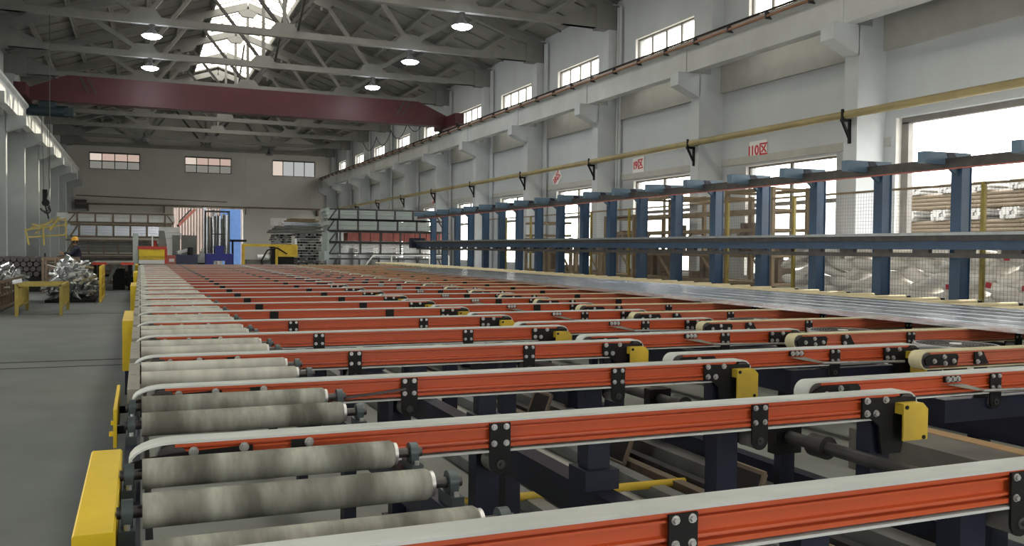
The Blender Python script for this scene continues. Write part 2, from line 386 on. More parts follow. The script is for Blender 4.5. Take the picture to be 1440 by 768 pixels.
# roof: ribbed concrete panels on both slopes and the ridge skylight
ce = thing('ceiling', 'sloping roof of ribbed concrete panels', 'roof', (HX, 0, 10.1), kind='structure')
NP = 6
LH = (XR+0.35-SKX1)                       # horizontal run of one slope
pw = LH/NP
sl = math.atan(0.336); pl = pw/math.cos(sl)
mb = MB()
mb.box(0, pl, 0, 5.98, 0, 0.06)
mb.box(0.005, 0.10, 0, 5.98, -0.20, 0.0); mb.box(pl-0.10, pl-0.005, 0, 5.98, -0.20, 0.0)
for k in range(5): mb.box(0.1, pl-0.1, 0.0+k*1.48, 0.05+k*1.48, -0.06, 0.0)
pan = mb.mesh('roof_panel', M['roof'])
ybays = bays+[]
for a, b in ybays:
    for k in range(NP):
        x = SKX1+k*pw
        inst('roof_panel', pan, ce, (x-HX, a+0.01, roof_z(x)-10.1+0.02), (0, sl, 0))
        x2 = SKX0-k*pw
        o = inst('roof_panel', pan, ce, (x2-HX, a+0.01+5.98, roof_z(x2)-10.1+0.02), (0, sl, math.pi))
SKY_END = 63.37
for a, b in ybays:
    if a > SKY_END-1:
        for s in (-1, 1):
            mb = MB()
            x1 = SKX1 if s > 0 else SKX0
            P = [(HX, roof_z(HX)), (x1, roof_z(x1)), (x1, roof_z(x1)+0.08), (HX, roof_z(HX)+0.08)]
            mb.ext([(p[0]-HX, p[1]-10.1) for p in P], 'y', a, b)
            mb.build('ridge_slab', 'roof', ce)
for ya, yb in ((YN-0.35, COLY[0]),):
    mb = MB()
    for s in (-1, 1):
        x1 = HX+s*10.8
        P = [(0, roof_z(HX)-10.1), (x1-HX, roof_z(x1)-10.1), (x1-HX, roof_z(x1)-10.0), (0, roof_z(HX)-10.0)]
        mb.ext(P, 'y', ya, yb)
    mb.build('end_slab', 'roof', ce)
mb = MB()
for s in (-1, 1):
    x1 = HX+s*10.8
    P = [(0, roof_z(HX)-10.1), (x1-HX, roof_z(x1)-10.1), (x1-HX, roof_z(x1)-10.0), (0, roof_z(HX)-10.0)]
    mb.ext(P, 'y', COLY[-1], YF+0.4)
mb.build('end_slab', 'roof', ce)
sk = thing('skylight', 'long bright glazed skylight along the roof ridge', 'skylight', (HX, 0, 13.0), kind='structure')
for a, b in ybays:
    if a > SKY_END-1: continue
    for s in (-1, 1):
        x1 = SKX1 if s > 0 else SKX0
        for k in range(4):
            y0 = a+1.5*k; y1 = y0+1.5
            p = [(0, y0+0.03, roof_z(HX)-13), (x1-HX, y0+0.03, roof_z(x1)-13), (x1-HX, y1-0.03, roof_z(x1)-13), (0, y1-0.03, roof_z(HX)-13)]
            q = [(x, y, z+0.012) for x, y, z in p]
            MB().poly(p+q, [(0,1,2,3),(7,6,5,4),(0,4,5,1),(1,5,6,2),(2,6,7,3),(3,7,4,0)]).build('pane', 'skypane', sk)
            MB().bar((0, y0, roof_z(HX)-13), (x1-HX, y0, roof_z(x1)-13), 0.03, 0.05).build('glazing_bar', 'truss', sk)
for s in (-1, 1):
    x1 = SKX1 if s > 0 else SKX0
    MB().box(x1-HX-0.05, x1-HX+0.05, COLY[0], SKY_END, roof_z(x1)-13-0.22, roof_z(x1)-13+0.05).build('kerb', 'truss', sk)
    xm = (x1+HX)/2
    portal('skylight_portal', (xm, (COLY[0]+SKY_END)/2, roof_z(xm)+0.06), (-s*0.336, 0, -1), 1.85, SKY_END-COLY[0])

# columns, corbels, downpipes
def column(side, y, label):
    s = 1 if side > 0 else -1
    xw = XR if s > 0 else XL
    t = thing('column', label, 'column', (xw, y, 0), 'right wall columns' if s > 0 else 'left wall columns', 'structure')
    X = lambda a: -s*a
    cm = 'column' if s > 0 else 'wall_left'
    MB().box(0, X(0.80), -0.20, 0.20, 0, 6.56).build('shaft', cm, t)
    MB().ext([(X(0.78), 5.90), (X(1.50), 6.20), (X(1.50), 6.56), (X(0.78), 6.56)], 'y', -0.20, 0.20).build('corbel', cm, t)
    MB().box(0, X(0.42), -0.20, 0.20, 6.56, 9.15).build('upper_shaft', cm, t)
    MB().box(0, X(0.85), -0.18, 0.18, 9.15, 10.0).build('truss_seat', 'truss', t)
    if s > 0 and y > 26:
        for k in (0, 1): MB().cyl((X(0.10), -0.30-0.17*k, 0), (X(0.10), -0.30-0.17*k, 9.9), 0.05, 10).build('downpipe', 'column', t)
    return t
for i, y in enumerate(COLY):
    if y < YN: continue
    column(1, y, 'white concrete crane column on the right wall, %s from the near end' % nth(i))
    column(-1, y, 'white concrete crane column on the left wall, %s from the near end' % nth(i))

# crane runway beams
def runway(s, label):
    xi = 14.05 if s > 0 else -4.35
    xo = xi+0.35*s
    t = thing('crane_runway', label, 'crane runway', (xi, 0, 6.56), kind='structure')
    for a, b in bays:
        P = [(0, 0), (0.30*s, 0), (0.30*s, 0.62), (0.38*s, 0.70), (0.38*s, 0.80), (-0.10*s, 0.80), (-0.10*s, 0.70), (0, 0.62)]
        MB().ext(P, 'y', a+0.01, b-0.01).build('beam_segment', 'runway', t)
        MB().box(-0.03*s, 0.40*s, a-0.16, a+0.16, 0.02, 0.74).build('bearing_stiffener', 'runway', t)
    MB().box(0.10*s, 0.18*s, COLY[0], YF, 0.80, 0.90).build('crane_rail', 'rust', t)
    if s > 0:
        MB().cyl((-0.16, COLY[0], 0.70), (-0.16, YF, 0.70), 0.035, 8).build('conductor_bar', 'rust', t)
        MB().cyl((-0.14, COLY[0], 0.83), (-0.14, YF, 0.83), 0.028, 8).build('conductor_cable', 'black', t)
        for a, b in bays:
            for k in range(4): MB().box(-0.20, 0.0, a+1.5*k+0.7, a+1.5*k+0.75, 0.63, 0.80).build('insulator', 'dark_steel', t)
runway(1, 'white concrete crane runway beam along the right wall')
runway(-1, 'white concrete crane runway beam along the left wall')

# roof trusses
def truss(y, label):
    t = thing('roof_truss', label, 'truss', (HX, y, 9.2), 'concrete roof trusses', 'structure')
    R = 9.9
    MB().box(-R, R, -0.12, 0.12, 0, 0.24).build('bottom_chord', 'truss', t)
    zt = lambda d: roof_z(HX+d)-0.21-9.2-0.16
    for s in (-1, 1):
        MB().bar((0, 0, zt(0)), (s*R, 0, zt(R)), 0.24, 0.32).build('top_chord', 'truss', t)
        MB().ext([(s*R, 0.0), (s*(R-1.6), 0.0), (s*(R-1.6), 0.24), (s*(R-0.7), zt(R)-0.1), (s*R, zt(R))], 'y', -0.11, 0.11).build('end_block', 'truss', t)
        n0 = (0, 0, 0.2); n1 = (s*2.45, 0, zt(2.45)); n2 = (s*4.7, 0, 0.2); n3 = (s*7.1, 0, zt(7.1))
        MB().bar(n0, n1, 0.12, 0.12).build('web_diagonal', 'dark_steel', t)
        MB().bar(n1, n2, 0.15, 0.15).build('web_diagonal', 'truss', t)
        MB().bar(n2, n3, 0.18, 0.18).build('web_diagonal', 'truss', t)
        MB().bar((s*2.45, 0, zt(2.45)), (s*2.45, 0, zt(2.45)-0.01-0.55), 0.10, 0.10).build('hanger', 'truss', t)
        MB().ext([(s*4.1, 0.2), (s*5.3, 0.2), (s*5.0, 0.55), (s*4.4, 0.55)], 'y', -0.11, 0.11).build('gusset', 'truss', t)
        MB().ext([(s*2.0, zt(2.0)-0.1), (s*2.95, zt(2.95)-0.1), (s*2.75, zt(2.75)-0.42), (s*2.2, zt(2.2)-0.42)], 'y', -0.11, 0.11).build('gusset', 'truss', t)
    MB().bar((0, 0, 0.2), (0, 0, zt(0)), 0.13, 0.13).build('king_post', 'truss', t)
    MB().ext([(-0.55, 0.2), (0.55, 0.2), (0.3, 0.5), (-0.3, 0.5)], 'y', -0.11, 0.11).build('gusset', 'truss', t)
    MB().ext([(-0.5, zt(0.5)-0.1), (0, zt(0)-0.05), (0.5, zt(0.5)-0.1), (0.25, zt(0)-0.55), (-0.25, zt(0)-0.55)], 'y', -0.11, 0.11).build('gusset', 'truss', t)
for i, y in enumerate(COLY):
    if y < YN: continue
    truss(y, 'grey concrete roof truss, %s from the near end of the hall' % nth(i))
for ya, yb in ((27.37, 33.37), (33.37, 39.37), (51.37, 57.37)):
    t = thing('roof_brace', 'dark crossed steel brace between trusses near %s' % {27.37: 'the near ceiling lamps', 33.37: 'the middle ceiling lamps', 51.37: 'the bright skylight'}[ya], 'brace', (HX+0.35, (ya+yb)/2, 9.4), kind='structure')
    h = (yb-ya)/2
    MB().bar((0, -h+0.14, 0.1), (0, h-0.14, 3.3), 0.08, 0.08).build('brace_bar', 'dark_steel', t)
    MB().bar((0.12, h-0.14, 0.1), (0.12, -h+0.14, 3.3), 0.08, 0.08).build('brace_bar', 'dark_steel', t)

# ================================================================== OVERHEAD CRANE
YC = 42.3
t = thing('overhead_crane', 'dark red overhead travelling crane girder spanning the hall', 'crane', (HX, YC, 7.46))
Lh = 9.15
MB().ext([(-Lh, 0.12), (-Lh+1.6, 0.18), (Lh-1.6, 0.18), (Lh, 0.12), (Lh, 0.62), (Lh-1.5, 1.26), (-Lh+1.5, 1.26), (-Lh, 0.62)], 'y', -0.30, 0.30).build('girder', 'maroon', t)
for s in (-1, 1):
    e = MB().box(s*9.28-0.22, s*9.28+0.22, -1.7, 1.7, 0.12, 0.62).build('end_carriage', 'maroon', t)
    for yy in (-1.35, 1.35): MB().cyl((s*9.33-0.06, yy, 0.16), (s*9.33+0.06, yy, 0.16), 0.16, 16).build('wheel', 'dark_steel', e)
    for k in (0, 1): MB().bar((s*(7.2-0.28*k), -0.315, 1.24), (s*(6.85-0.28*k)+0.0, -0.315, 0.55), 0.02, 0.06).build('stiffener', 'dark_steel', t)
MB().box(-Lh+0.4, Lh-0.4, -0.34, 0.34, 0.14, 0.20).build('bottom_flange', 'maroon', t)
h = thing('hoist', 'dark teal electric hoist hanging under the red crane girder', 'hoist', (-3.55, YC-0.1, 7.20))
MB().cyl((-0.75, 0, 0), (0.75, 0, 0), 0.24, 18).build('drum', 'teal', h)
MB().box(-0.35, 0.30, -0.20, 0.20, 0.1, 0.36).build('trolley', 'teal', h)
MB().box(0.6, 0.95, -0.22, 0.22, -0.20, 0.16).build('motor', 'teal', h)
MB().box(-0.95, -0.6, -0.18, 0.18, -0.22, 0.1).build('control_box', 'teal', h)
for x in (-0.25, -0.05): MB().cyl((x, 0, -0.2), (x+0.08, 0, -3.3), 0.011, 6).build('wire_rope', 'dark_steel', h)
hk = MB().box(-0.22, -0.04, -0.08, 0.08, -3.85, -3.3).build('hook_block', 'black', h)
pts = [(-0.13+0.17*math.sin(a), 0, -4.05+0.17*math.cos(a)) for a in [i*0.5 for i in range(0, 10)]]
MB().tube(pts, 0.04, 8).build('hook', 'dark_steel', hk)
crane = [o for o in COL.objects if o.name == 'overhead_crane'][0]
P = []
for k in range(4):
    for i in range(9):
        q = i/8; P.append((13.3-HX+0.02*k, 1.0+3.5*k+3.5*q, 0.9-2.2*q*(1-q)*1.2))
MB().tube([(13.3-HX, 0.3, 0.4)]+P, 0.022, 6).build('festoon_cable', 'black', crane)

# ceiling lamps
def lamp(x, y, z, lit, label):
    t = thing('ceiling_lamp', label, 'lamp', (x, y, z), 'high bay lamps under the trusses')
    MB().cyl((0, 0, 0.42), (0, 0, 9.21-z), 0.02, 6).build('hanger_rod', 'dark_steel', t)
    MB().cyl((0, 0, 0.22), (0, 0, 0.46), 0.10, 14).build('ballast', 'dark_steel', t)
    sh = MB().lathe((0, 0, 0), [(0.10, 0.24), (0.14, 0.20), (0.24, 0.07), (0.32, 0.02), (0.30, 0.0), (0.15, 0.15), (0.09, 0.20)], 20).build('lamp_shade', 'lampshade', t)
    MB().lathe((0, 0, 0.03), [(0.0, -0.10), (0.15, -0.09), (0.27, -0.05), (0.33, 0.0), (0.29, 0.02)], 20).build('lamp_lens', 'lens' if lit else 'lampshade', t)
    if lit:
        d = bpy.data.lights.new('lamp_light', 'POINT'); d.energy = 90; d.shadow_soft_size = 0.2; d.color = (0.9, 0.95, 1.0)
        o = bpy.data.objects.new('lamp_light', d); COL.objects.link(o); o.parent = t; o.location = (0, 0, -0.12)
for y, w_ in ((27.37, 'nearest'), (33.37, 'middle'), (39.37, 'farthest')):
    lamp(9.58, y, 8.72, True, '%s of the three lit ceiling lamps right of the skylight' % w_)
for y, w_ in ((33.37, 'nearer'), (39.37, 'farther')):
    lamp(0.38, y, 8.78, True, '%s of the two lit ceiling lamps left of the skylight' % w_)
for x, w_ in ((0.30, 'left'), (9.0, 'right')):
    lamp(x, 63.37 if x < 5 else 69.37, 8.5, False, 'unlit ceiling lamp beyond the red crane, on the %s' % w_)

# wall pipe on brackets, far-wall pipe
t = thing('wall_pipe', 'long dull yellow pipe on black brackets along right columns', 'pipe', (14.30, 0, 4.62))
MB().cyl((0, COLY[0], 0), (0, YF-0.6, 0), 0.085, 14).build('pipe_run', 'pipe', t)
for i, y in enumerate(COLY):
    if y < YN: continue
    mb = MB(); mb.box(-0.12, 0.16, y-0.03, y+0.03, -0.15, -0.09); mb.box(0.10, 0.16, y-0.03, y+0.03, -0.62, -0.09); mb.bar((0.12, y, -0.5), (-0.08, y, -0.14), 0.05, 0.05)
    mb.box(-0.10, -0.06, y-0.03, y+0.03, -0.12, 0.12)
    mb.build('bracket', 'black', t)
t = thing('far_pipe', 'thin brown pipe across the far end wall above doorway', 'pipe', (HX, YF-0.75, 4.72))
MB().cyl((-9.45, 0, 0), (9.3, 0, 0), 0.07, 10).build('pipe_run', 'brown', t)
MB().cyl((-9.3, 0.1, 0.62), (1.6, 0.1, 0.40), 0.04, 8).build('cable_run', 'brown', t)
for x in (-8.5, -3.1, 3.0, 8.8): MB().box(x-0.05, x+0.05, -0.02, 0.74, -0.55, -0.03).build('bracket', 'brown', t)
MB().box(-9.4, -8.6, -0.05, 0.70, -0.35, 0.28).build('junction_box', 'dark_steel', t)

# signs on the wall
def text_mesh(body, size, m, font_bold=False):
    cu = bpy.data.curves.new('lettering', 'FONT'); cu.body = body; cu.size = size; cu.extrude = 0.004
    cu.align_x = 'CENTER'; cu.align_y = 'CENTER'; cu.offset = size*0.02
    o = bpy.data.objects.new('lettering_tmp', cu); COL.objects.link(o)
    dg = bpy.context.evaluated_depsgraph_get(); dg.update()
    me = bpy.data.meshes.new_from_object(o.evaluated_get(dg)); bpy.data.objects.remove(o)
    me.materials.clear(); me.materials.append(m); return me
for txt, y, z, tilt, lab in (('I10\u533a', 19.55, 4.30, 0.0, 'white sign plate reading I10 in red beside the pipe'),
                        ('I9\u533a', 25.75, 4.42, 0.05, 'white sign plate reading I9 in red below the pipe'),
                        ('I8\u533a', 32.0, 4.44, 0.62, 'tilted white sign plate reading I8 in red'),
                        ('I6\u533a', 48.0, 4.30, 0.75, 'small tilted white sign with red characters far down the wall')):
    t = thing('zone_sign', lab, 'sign', (XR-0.02, y, z), 'zone signs on the right wall')
    t.rotation_euler = (math.pi/2, 0, -math.pi/2)
    b = MB().box(-0.36, 0.36, -0.26, 0.26, -0.01, 0.006).build('plate', 'sign', t)
    b.rotation_euler = (0, 0, tilt)
    l = inst('lettering', text_mesh(txt, 0.36, M['signred']), b, (0, -0.0, 0.010))

# ================================================================== CONVEYOR TABLES
ZB = 0.867; S = 1.4; Y0 = 2.141; NB = 26; BW = 0.115
def belt_loop(mb, xa, xb, zt, r, th=0.009, y0=0.0, y1=BW, ns=12, nose=None):
    ex = nose or r
    zc = zt-r; out = []; inn = []
    for i in range(ns+1):
        a = math.pi/2+math.pi*i/ns; out.append((xa+ex+ex*math.cos(a), zc+r*math.sin(a))); inn.append((xa+ex+(ex-th)*math.cos(a), zc+(r-th)*math.sin(a)))
    for i in range(ns+1):
        a = -math.pi/2+math.pi*i/ns; out.append((xb-r+r*math.cos(a), zc+r*math.sin(a))); inn.append((xb-r+(r-th)*math.cos(a), zc+(r-th)*math.sin(a)))
    n = len(out)
    A = [(x, y0, z) for x, z in out]+[(x, y1, z) for x, z in out]
    B = [(x, y0, z) for x, z in inn]+[(x, y1, z) for x, z in inn]
    mb.poly(A, [(i, (i+1)%n, n+(i+1)%n, n+i) for i in range(n)], True)
    mb.poly(B, [(i, n+i, n+(i+1)%n, (i+1)%n) for i in range(n)], True)
    mb.poly([(x, y0, z) for x, z in out]+[(x, y0, z) for x, z in inn], [(i, n+i, n+(i+1)%n, (i+1)%n) for i in range(n)])
    mb.poly([(x, y1, z) for x, z in out]+[(x, y1, z) for x, z in inn], [(i, (i+1)%n, n+(i+1)%n, n+i) for i in range(n)])
    return mb
# slotted extrusion profile of the orange rail (y, z) relative to belt top
half = [(0.004, -0.010), (0.004, -0.022), (0.024, -0.023), (0.024, -0.032), (0.007, -0.033), (0.007, -0.041), (0.022, -0.043), (0.022, -0.080), (0.007, -0.084), (0.006, -0.092), (0.026, -0.093), (0.026, -0.103), (0.004, -0.104), (0.004, -0.120)]
RAILP = half+[(BW-y, z) for y, z in half[::-1]]
def rail_mesh(xa, xb, m): return MB().ext(RAILP, 'x', xa, xb).mesh('rail', M[m])
def bolt_mesh(r=0.0095, l=0.011):
    return MB().cyl((0, 0, 0), (0, -0.003, 0), r*1.45, 12).cyl((0, -0.003, 0), (0, -l, 0), r, 6).mesh('bolt', M['zinc'])
BOLT = bolt_mesh(); BOLTS = bolt_mesh(0.013, 0.014)
def plate_poly(xc, w_, zt, zb, nseg=8):
    r = w_/2; P = [(xc-r, zt), (xc-r, zb+r)]
    for i in range(1, nseg): a = math.pi+math.pi*i/nseg; P.append((xc+r*math.cos(a), zb+r+r*math.sin(a)))
    return P+[(xc+r, zb+r), (xc+r, zt)]
def hanger(xc, parent, detail, far):
    mb = MB().ext(plate_poly(xc, 0.096, -0.014, -0.238), 'y', -0.007, 0.003)
    if not far: mb.ext(plate_poly(xc, 0.096, -0.014, -0.238), 'y', BW-0.003, BW+0.007)
    if not detail:
        for dx in (-0.028, 0.028):
            for z in (-0.030, -0.101): mb.cyl((xc+dx, -0.007, z), (xc+dx, -0.018, z), 0.012, 8)
    p = mb.build('hanger_plate', 'black', parent)
    if detail:
        for dx in (-0.028, 0.028):
            for z in (-0.030, -0.101): inst('bolt', BOLT, p, (xc+dx, -0.007, z))
    if not far:
        q = MB().cyl((xc, 0.004, -0.192), (xc, BW-0.004, -0.192), 0.045, 18).build('return_pulley', 'pulley', parent)
        MB().cyl((xc+0.003, -0.007, -0.192), (xc+0.003, -0.012, -0.192), 0.020, 14).cyl((xc+0.003, -0.012, -0.192), (xc+0.003, -0.022, -0.192), 0.008, 8).build('axle', 'grime', q)
RM = {}
def beam(kind, lod, xa, xb, om, bm, hangers, zdrop=ZB):
    t = thing('transfer_beam', '', 'conveyor beam', (0, 0, ZB))
    r = 0.070
    belt_loop(MB(), xa, xb, 0.0, r, nose=0.15 if kind == 1 else None).build('belt', bm, t)
    rxa = xa+(0.16 if kind == 1 else 0.10); rxb = xb-0.12
    inst('rail', rail_mesh(rxa, rxb, om), t)
    for hx in hangers: hanger(hx, t, lod == 0, lod == 2)
    # idler end (left)
    if kind == 1:
        P = [(xa+0.0, -0.068), (xa+0.06, -0.052), (xa+0.16, -0.042), (xa+0.44, -0.030), (xa+0.44, -0.085), (xa+0.32, -0.128), (xa+0.05, -0.128), (xa+0.005, -0.095)]
        p = MB().ext(P, 'y', -0.006, 0.004).build('idler_plate', 'black', t)
        if lod < 2:
            inst('bolt', BOLTS, p, (0.185, -0.006, -0.040)); inst('bolt', BOLTS, p, (0.368, -0.006, -0.036))
            p = MB().box(0.545, 0.625, -0.010, 0.004, -0.055, -0.022).build('clamp_block', 'black', t)
            inst('bolt', BOLTS, p, (0.614, -0.010, -0.034))
    else:
        P = [(xa+0.05, -0.105), (xa+0.035, -0.06), (xa+0.10, -0.026), (xa+0.36, -0.026), (xa+0.38, -0.05), (xa+0.36, -0.115)]
        p = MB().ext(P, 'y', -0.010, 0.004).build('idler_plate', 'black', t)
        if lod < 2:
            for bx, bz in ((xa+0.13, -0.075), (xa+0.23, -0.045), (xa+0.24, -0.095), (xa+0.33, -0.08)): inst('bolt', BOLTS, p, (bx, -0.010, bz))
    if lod < 2:
        px = xa+(0.15 if kind == 1 else 0.07)
        MB().cyl((px, 0.006, -0.070), (px, BW-0.006, -0.070), 0.058, 20).build('idler_pulley', 'rail', t)
    # driven end (right)
    if kind in (1, 2):
        P = [(xb-0.385, -0.019), (xb-0.02, -0.030), (xb-0.02, -0.16), (xb-0.09, -0.22), (xb-0.12, -0.32), (xb-0.25, -0.32), (xb-0.27, -0.17), (xb-0.33, -0.126), (xb-0.385, -0.126)]
        p = MB().ext(P, 'y', -0.009, 0.004).build('drive_plate', 'black', t)
        if lod < 2:
            for bx, bz in ((xb-0.355, -0.034), (xb-0.23, -0.034), (xb-0.355, -0.100), (xb-0.295, -0.102)): inst('bolt', BOLTS, p, (bx, -0.009, bz))
            MB().cyl((xb-0.07, 0.006, -0.070), (xb-0.07, BW-0.006, -0.070), 0.058, 20).build('drive_pulley', 'rail', t)
        P = [(xb-0.165, -0.052), (xb-0.03, -0.052), (xb+0.005, -0.085), (xb+0.005, -0.245), (xb-0.165, -0.245)]
        mb = MB().ext(P, 'y', -0.068, -0.058); mb.box(xb-0.165, xb-0.155, -0.060, -0.009, -0.108, -0.052); mb.box(xb-0.165, xb-0.03, -0.060, -0.009, -0.062, -0.052)
        mb.box(xb-0.005, xb+0.005, -0.060, -0.009, -0.245, -0.085)
        p = mb.build('chain_guard', 'ochre', t)
        if lod < 2:
            for bx, bz in ((xb-0.145, -0.070), (xb-0.025, -0.232)): MB().cyl((bx, -0.068, bz), (bx, -0.074, bz), 0.011, 10).build('screw', 'black', p)
    if kind == 2:
        for bx in (xa+1.10,):
            p = MB().box(bx-0.06, bx+0.07, -0.012, 0.003, -0.052, -0.014).build('rod_bracket', 'black', t)
            MB().ext([(bx-0.06, -0.062), (bx+0.07, -0.062), (bx+0.24, -0.105), (bx+0.17, -0.105)], 'y', -0.05, -0.012).build('bracket_arm', 'cover', p)
            if lod < 2:
                for k in range(3): inst('bolt', BOLTS, p, (bx-0.035+0.04*k, -0.012, -0.032))
            MB().cyl((bx+0.22, -0.04, -0.11), (bx+1.05, -0.04, -0.13), 0.011, 8).build('push_rod', 'zinc', t)
    if kind == 3:
        for bx in (xa+0.62,):
            p = MB().ext([(bx-0.07, -0.020), (bx+0.02, -0.020), (bx+0.08, -0.115), (bx-0.07, -0.115)], 'y', -0.009, 0.003).build('side_plate', 'black', t)
            if lod < 2: inst('bolt', BOLTS, p, (bx-0.02, -0.009, -0.034)); inst('bolt', BOLTS, p, (bx-0.04, -0.009, -0.095))
    return t
PROTO = {}
def get_proto(kind, lod):
    if (kind, lod) in PROTO: return PROTO[(kind, lod)], False
    if kind == 1: p = beam(1, lod, -0.04, 3.825, 'orange', 'belt', (1.427, 2.795))
    if kind == 2: p = beam(2, lod, 3.47, 5.83, 'orange', 'belt', (4.95,) if lod else (4.95,))
    if kind == 3: p = beam(3, lod, 5.36, 9.92, 'orange_dull', 'belt_tan', (6.75, 8.2))
    PROTO[(kind, lod)] = p; return p, True
KL = {1: 'orange beam with grey felt belt in left table, %s from camera',
      2: 'orange beam with grey felt belt in middle table, %s from camera',
      3: 'orange beam with tan felt belt in right table, %s from camera'}
KG = {1: 'left table transfer beams', 2: 'middle table transfer beams', 3: 'right table transfer beams'}
KY = {1: Y0, 2: 2.58, 3: 3.541}
for kind in (1, 2, 3):
    for i in range(1 if kind == 2 else 0, NB-(kind == 3)):
        lod = 0 if i < 6 else (1 if i < 12 else 2)
        p, fresh = get_proto(kind, lod)
        o = p if fresh else copy_tree(p)
        o.location = (0, KY[kind]+S*i, ZB)
        tag(o, KL[kind] % nth(i-(kind == 2)), 'conveyor beam', KG[kind])

second = [o for o in COL.objects if o.name.startswith('transfer_beam') and o.get('label') == KL[1] % 'third'][0]
mbl = MB().bar((0.99, -0.05, -0.105), (1.40, -0.02, -0.072), 0.018, 0.012); mbl.bar((0.985, -0.05, -0.10), (1.02, -0.05, -0.135), 0.02, 0.02)
mbl.build('tension_lever', 'rail', second)
# beam supports: posts on long navy base beams
def posts(x, label, group, z0, ny, yoff=0.058, wx=0.11, collar=False):
    mb = MB().box(-wx/2, wx/2, -0.05, 0.05, 0, ZB-0.142-z0)
    me = mb.mesh('support_post', M['navy'])
    for i in range(ny):
        t = thing('beam_support', label % nth(i), 'support post', (x, Y0+S*i+yoff, z0), group)
        inst('post', me, t)
        MB().box(-0.085, 0.085, -0.085, 0.085, 0, 0.09 if collar else 0.012).build('foot_collar', 'navy', t)
posts(1.915, 'navy square post on base beam, %s from camera', 'navy posts on the base beam', 0.52, 14, collar=True)
posts(1.42, 'navy floor post behind the return pulley, %s from camera', 'navy floor posts under left table', 0.0, 14, yoff=0.17)
posts(2.66, 'navy floor post near the left table middle, %s from camera', 'navy floor posts under left table middle', 0.0, 14, yoff=0.12, wx=0.12)
posts(3.60, 'navy floor post at the drive end, %s from camera', 'navy floor posts at the drive end', 0.0, 14, yoff=0.08, wx=0.13)
def long_beam(x0, x1, z0, z1, label, m='navy', y0=0.6, y1=38.5, legs=True, name='base_beam'):
    t = thing(name, label, 'steel beam', ((x0+x1)/2, y0, 0))
    W = (x1-x0)/2
    MB().box(-W, W, 0, y1-y0, z0, z1).build('beam', m, t)
    if legs and z0 > 0.1:
        me = MB().box(-W*0.8, W*0.8, -0.05, 0.05, 0, z0).mesh('leg', M[m])
        for k in range(int((y1-y0)/2.8)): inst('leg', me, t, (0, 1.2+2.8*k, 0))
    return t
long_beam(1.86, 1.97, 0.36, 0.52, 'long navy base beam under the middle of left table')
long_beam(5.50, 5.64, 0.30, 0.52, 'long navy base beam right of the plywood board')
long_beam(3.95, 4.05, 0.02, 0.16, 'low navy floor beam beside the drive shaft')
long_beam(6.1, 6.22, 0.40, 0.60, 'long navy base beam under the right table')
long_beam(8.9, 9.02, 0.40, 0.60, 'long navy base beam under the aluminium profiles')
mid = thing('cross_beams', 'navy cross beams carrying the middle table', 'steel frame', (3.6, 0, 0))
for i in range(NB): MB().box(0.95, 2.5, KY[2]+S*i+0.02, KY[2]+S*i+0.10, 0.56, 0.70).build('cross_beam', 'navy', mid)
for k in range(13):
    MB().box(2.2, 2.3, KY[2]+2.8*k+0.02, KY[2]+2.8*k+0.10, 0, 0.56).build('leg', 'navy', mid)
# steel strips and rails on the floor under the table
for x, w_, zt, m, lab in ((3.05, 0.05, 0.10, 'rail_top', 'pale steel floor rail left of the drive shaft'), (2.45, 0.10, 0.05, 'alu_dark', 'grey steel strip on the floor under left table'), (2.20, 0.05, 0.09, 'rail_top', 'worn steel floor rail beside the base beam'),
                  (3.20, 0.035, 0.12, 'brown', 'rust brown steel bar lying beside the floor rail'), (3.30, 0.035, 0.14, 'grime', 'greasy dark bar lying beside the floor rail'), (3.42, 0.07, 0.22, 'alu_dark', 'grey steel ledge under the drive shaft'), (2.75, 0.16, 0.03, 'band', 'pale floor strip under left table')):
    o = MB().box(-w_, w_, 0.5, 37.5, 0, zt).build('floor_rail', m, None, (x, 0, 0)); tag(o, lab, 'steel rail')
t = thing('drive_shaft', 'dark drive shaft with couplings under the beam ends', 'shaft', (3.50, 0, 0.52))
MB().cyl((0, 0.4, 0), (0, 37, 0), 0.036, 14).build('shaft', 'grime', t)
for i in range(NB):
    y = Y0+S*i
    MB().cyl((0, y+0.30, 0), (0, y+0.42, 0), 0.065, 16).build('coupling', 'grime', t)
    MB().box(-0.09, 0.09, y+0.62, y+0.70, -0.10, 0.07).build('bearing_block', 'black', t)
    if i < 14: MB().box(-0.05, 0.05, y+0.63, y+0.69, -0.52, -0.10).build('stand', 'navy', t)
for i, (x, y) in enumerate(((3.12, 4.18), (3.12, 5.58), (3.12, 6.98))):
    t = thing('open_frame', 'small black angled steel frame beside shaft, %s from camera' % nth(i), 'frame', (x, y, 0.10), 'angled frames beside the shaft')
    mb = MB(); a, b_ = (0, -0.16, 0), (0, 0.16, 0); c, d = (0.10, 0.16, 0.26), (0.10, -0.16, 0.26)
    for p, q in ((a, b_), (b_, c), (c, d), (d, a)): mb.bar(p, q, 0.022, 0.022)
    mb.build('frame_bars', 'brown', t)
    MB().bar((0.05, -0.15, 0.13), (0.05, 0.15, 0.13), 0.25, 0.01, up=(0.93, 0, -0.36)).build('panel', 'black', t)
t = thing('yellow_rod', 'yellow painted rod lying across the floor under table', 'rod', (2.4, 4.9, 0.10))
MB().cyl((-0.85, 0.05, 0), (0.95, -0.02, 0), 0.027, 12).build('rod', 'ochre', t)
MB().box(-0.97, -0.85, -0.03, 0.10, -0.09, 0.05).build('rod_clamp', 'black', t)
MB().cyl((0.93, -0.02, 0), (1.12, -0.03, 0), 0.03, 10).build('rod_end', 'black', t)
o = MB().box(0, 0.54, 0, 2.0, 0, 0.30).build('plywood_board', 'wood', None, (4.84, 3.1, 0.005)); tag(o, 'dusty plywood topped platform between the tables', 'platform')
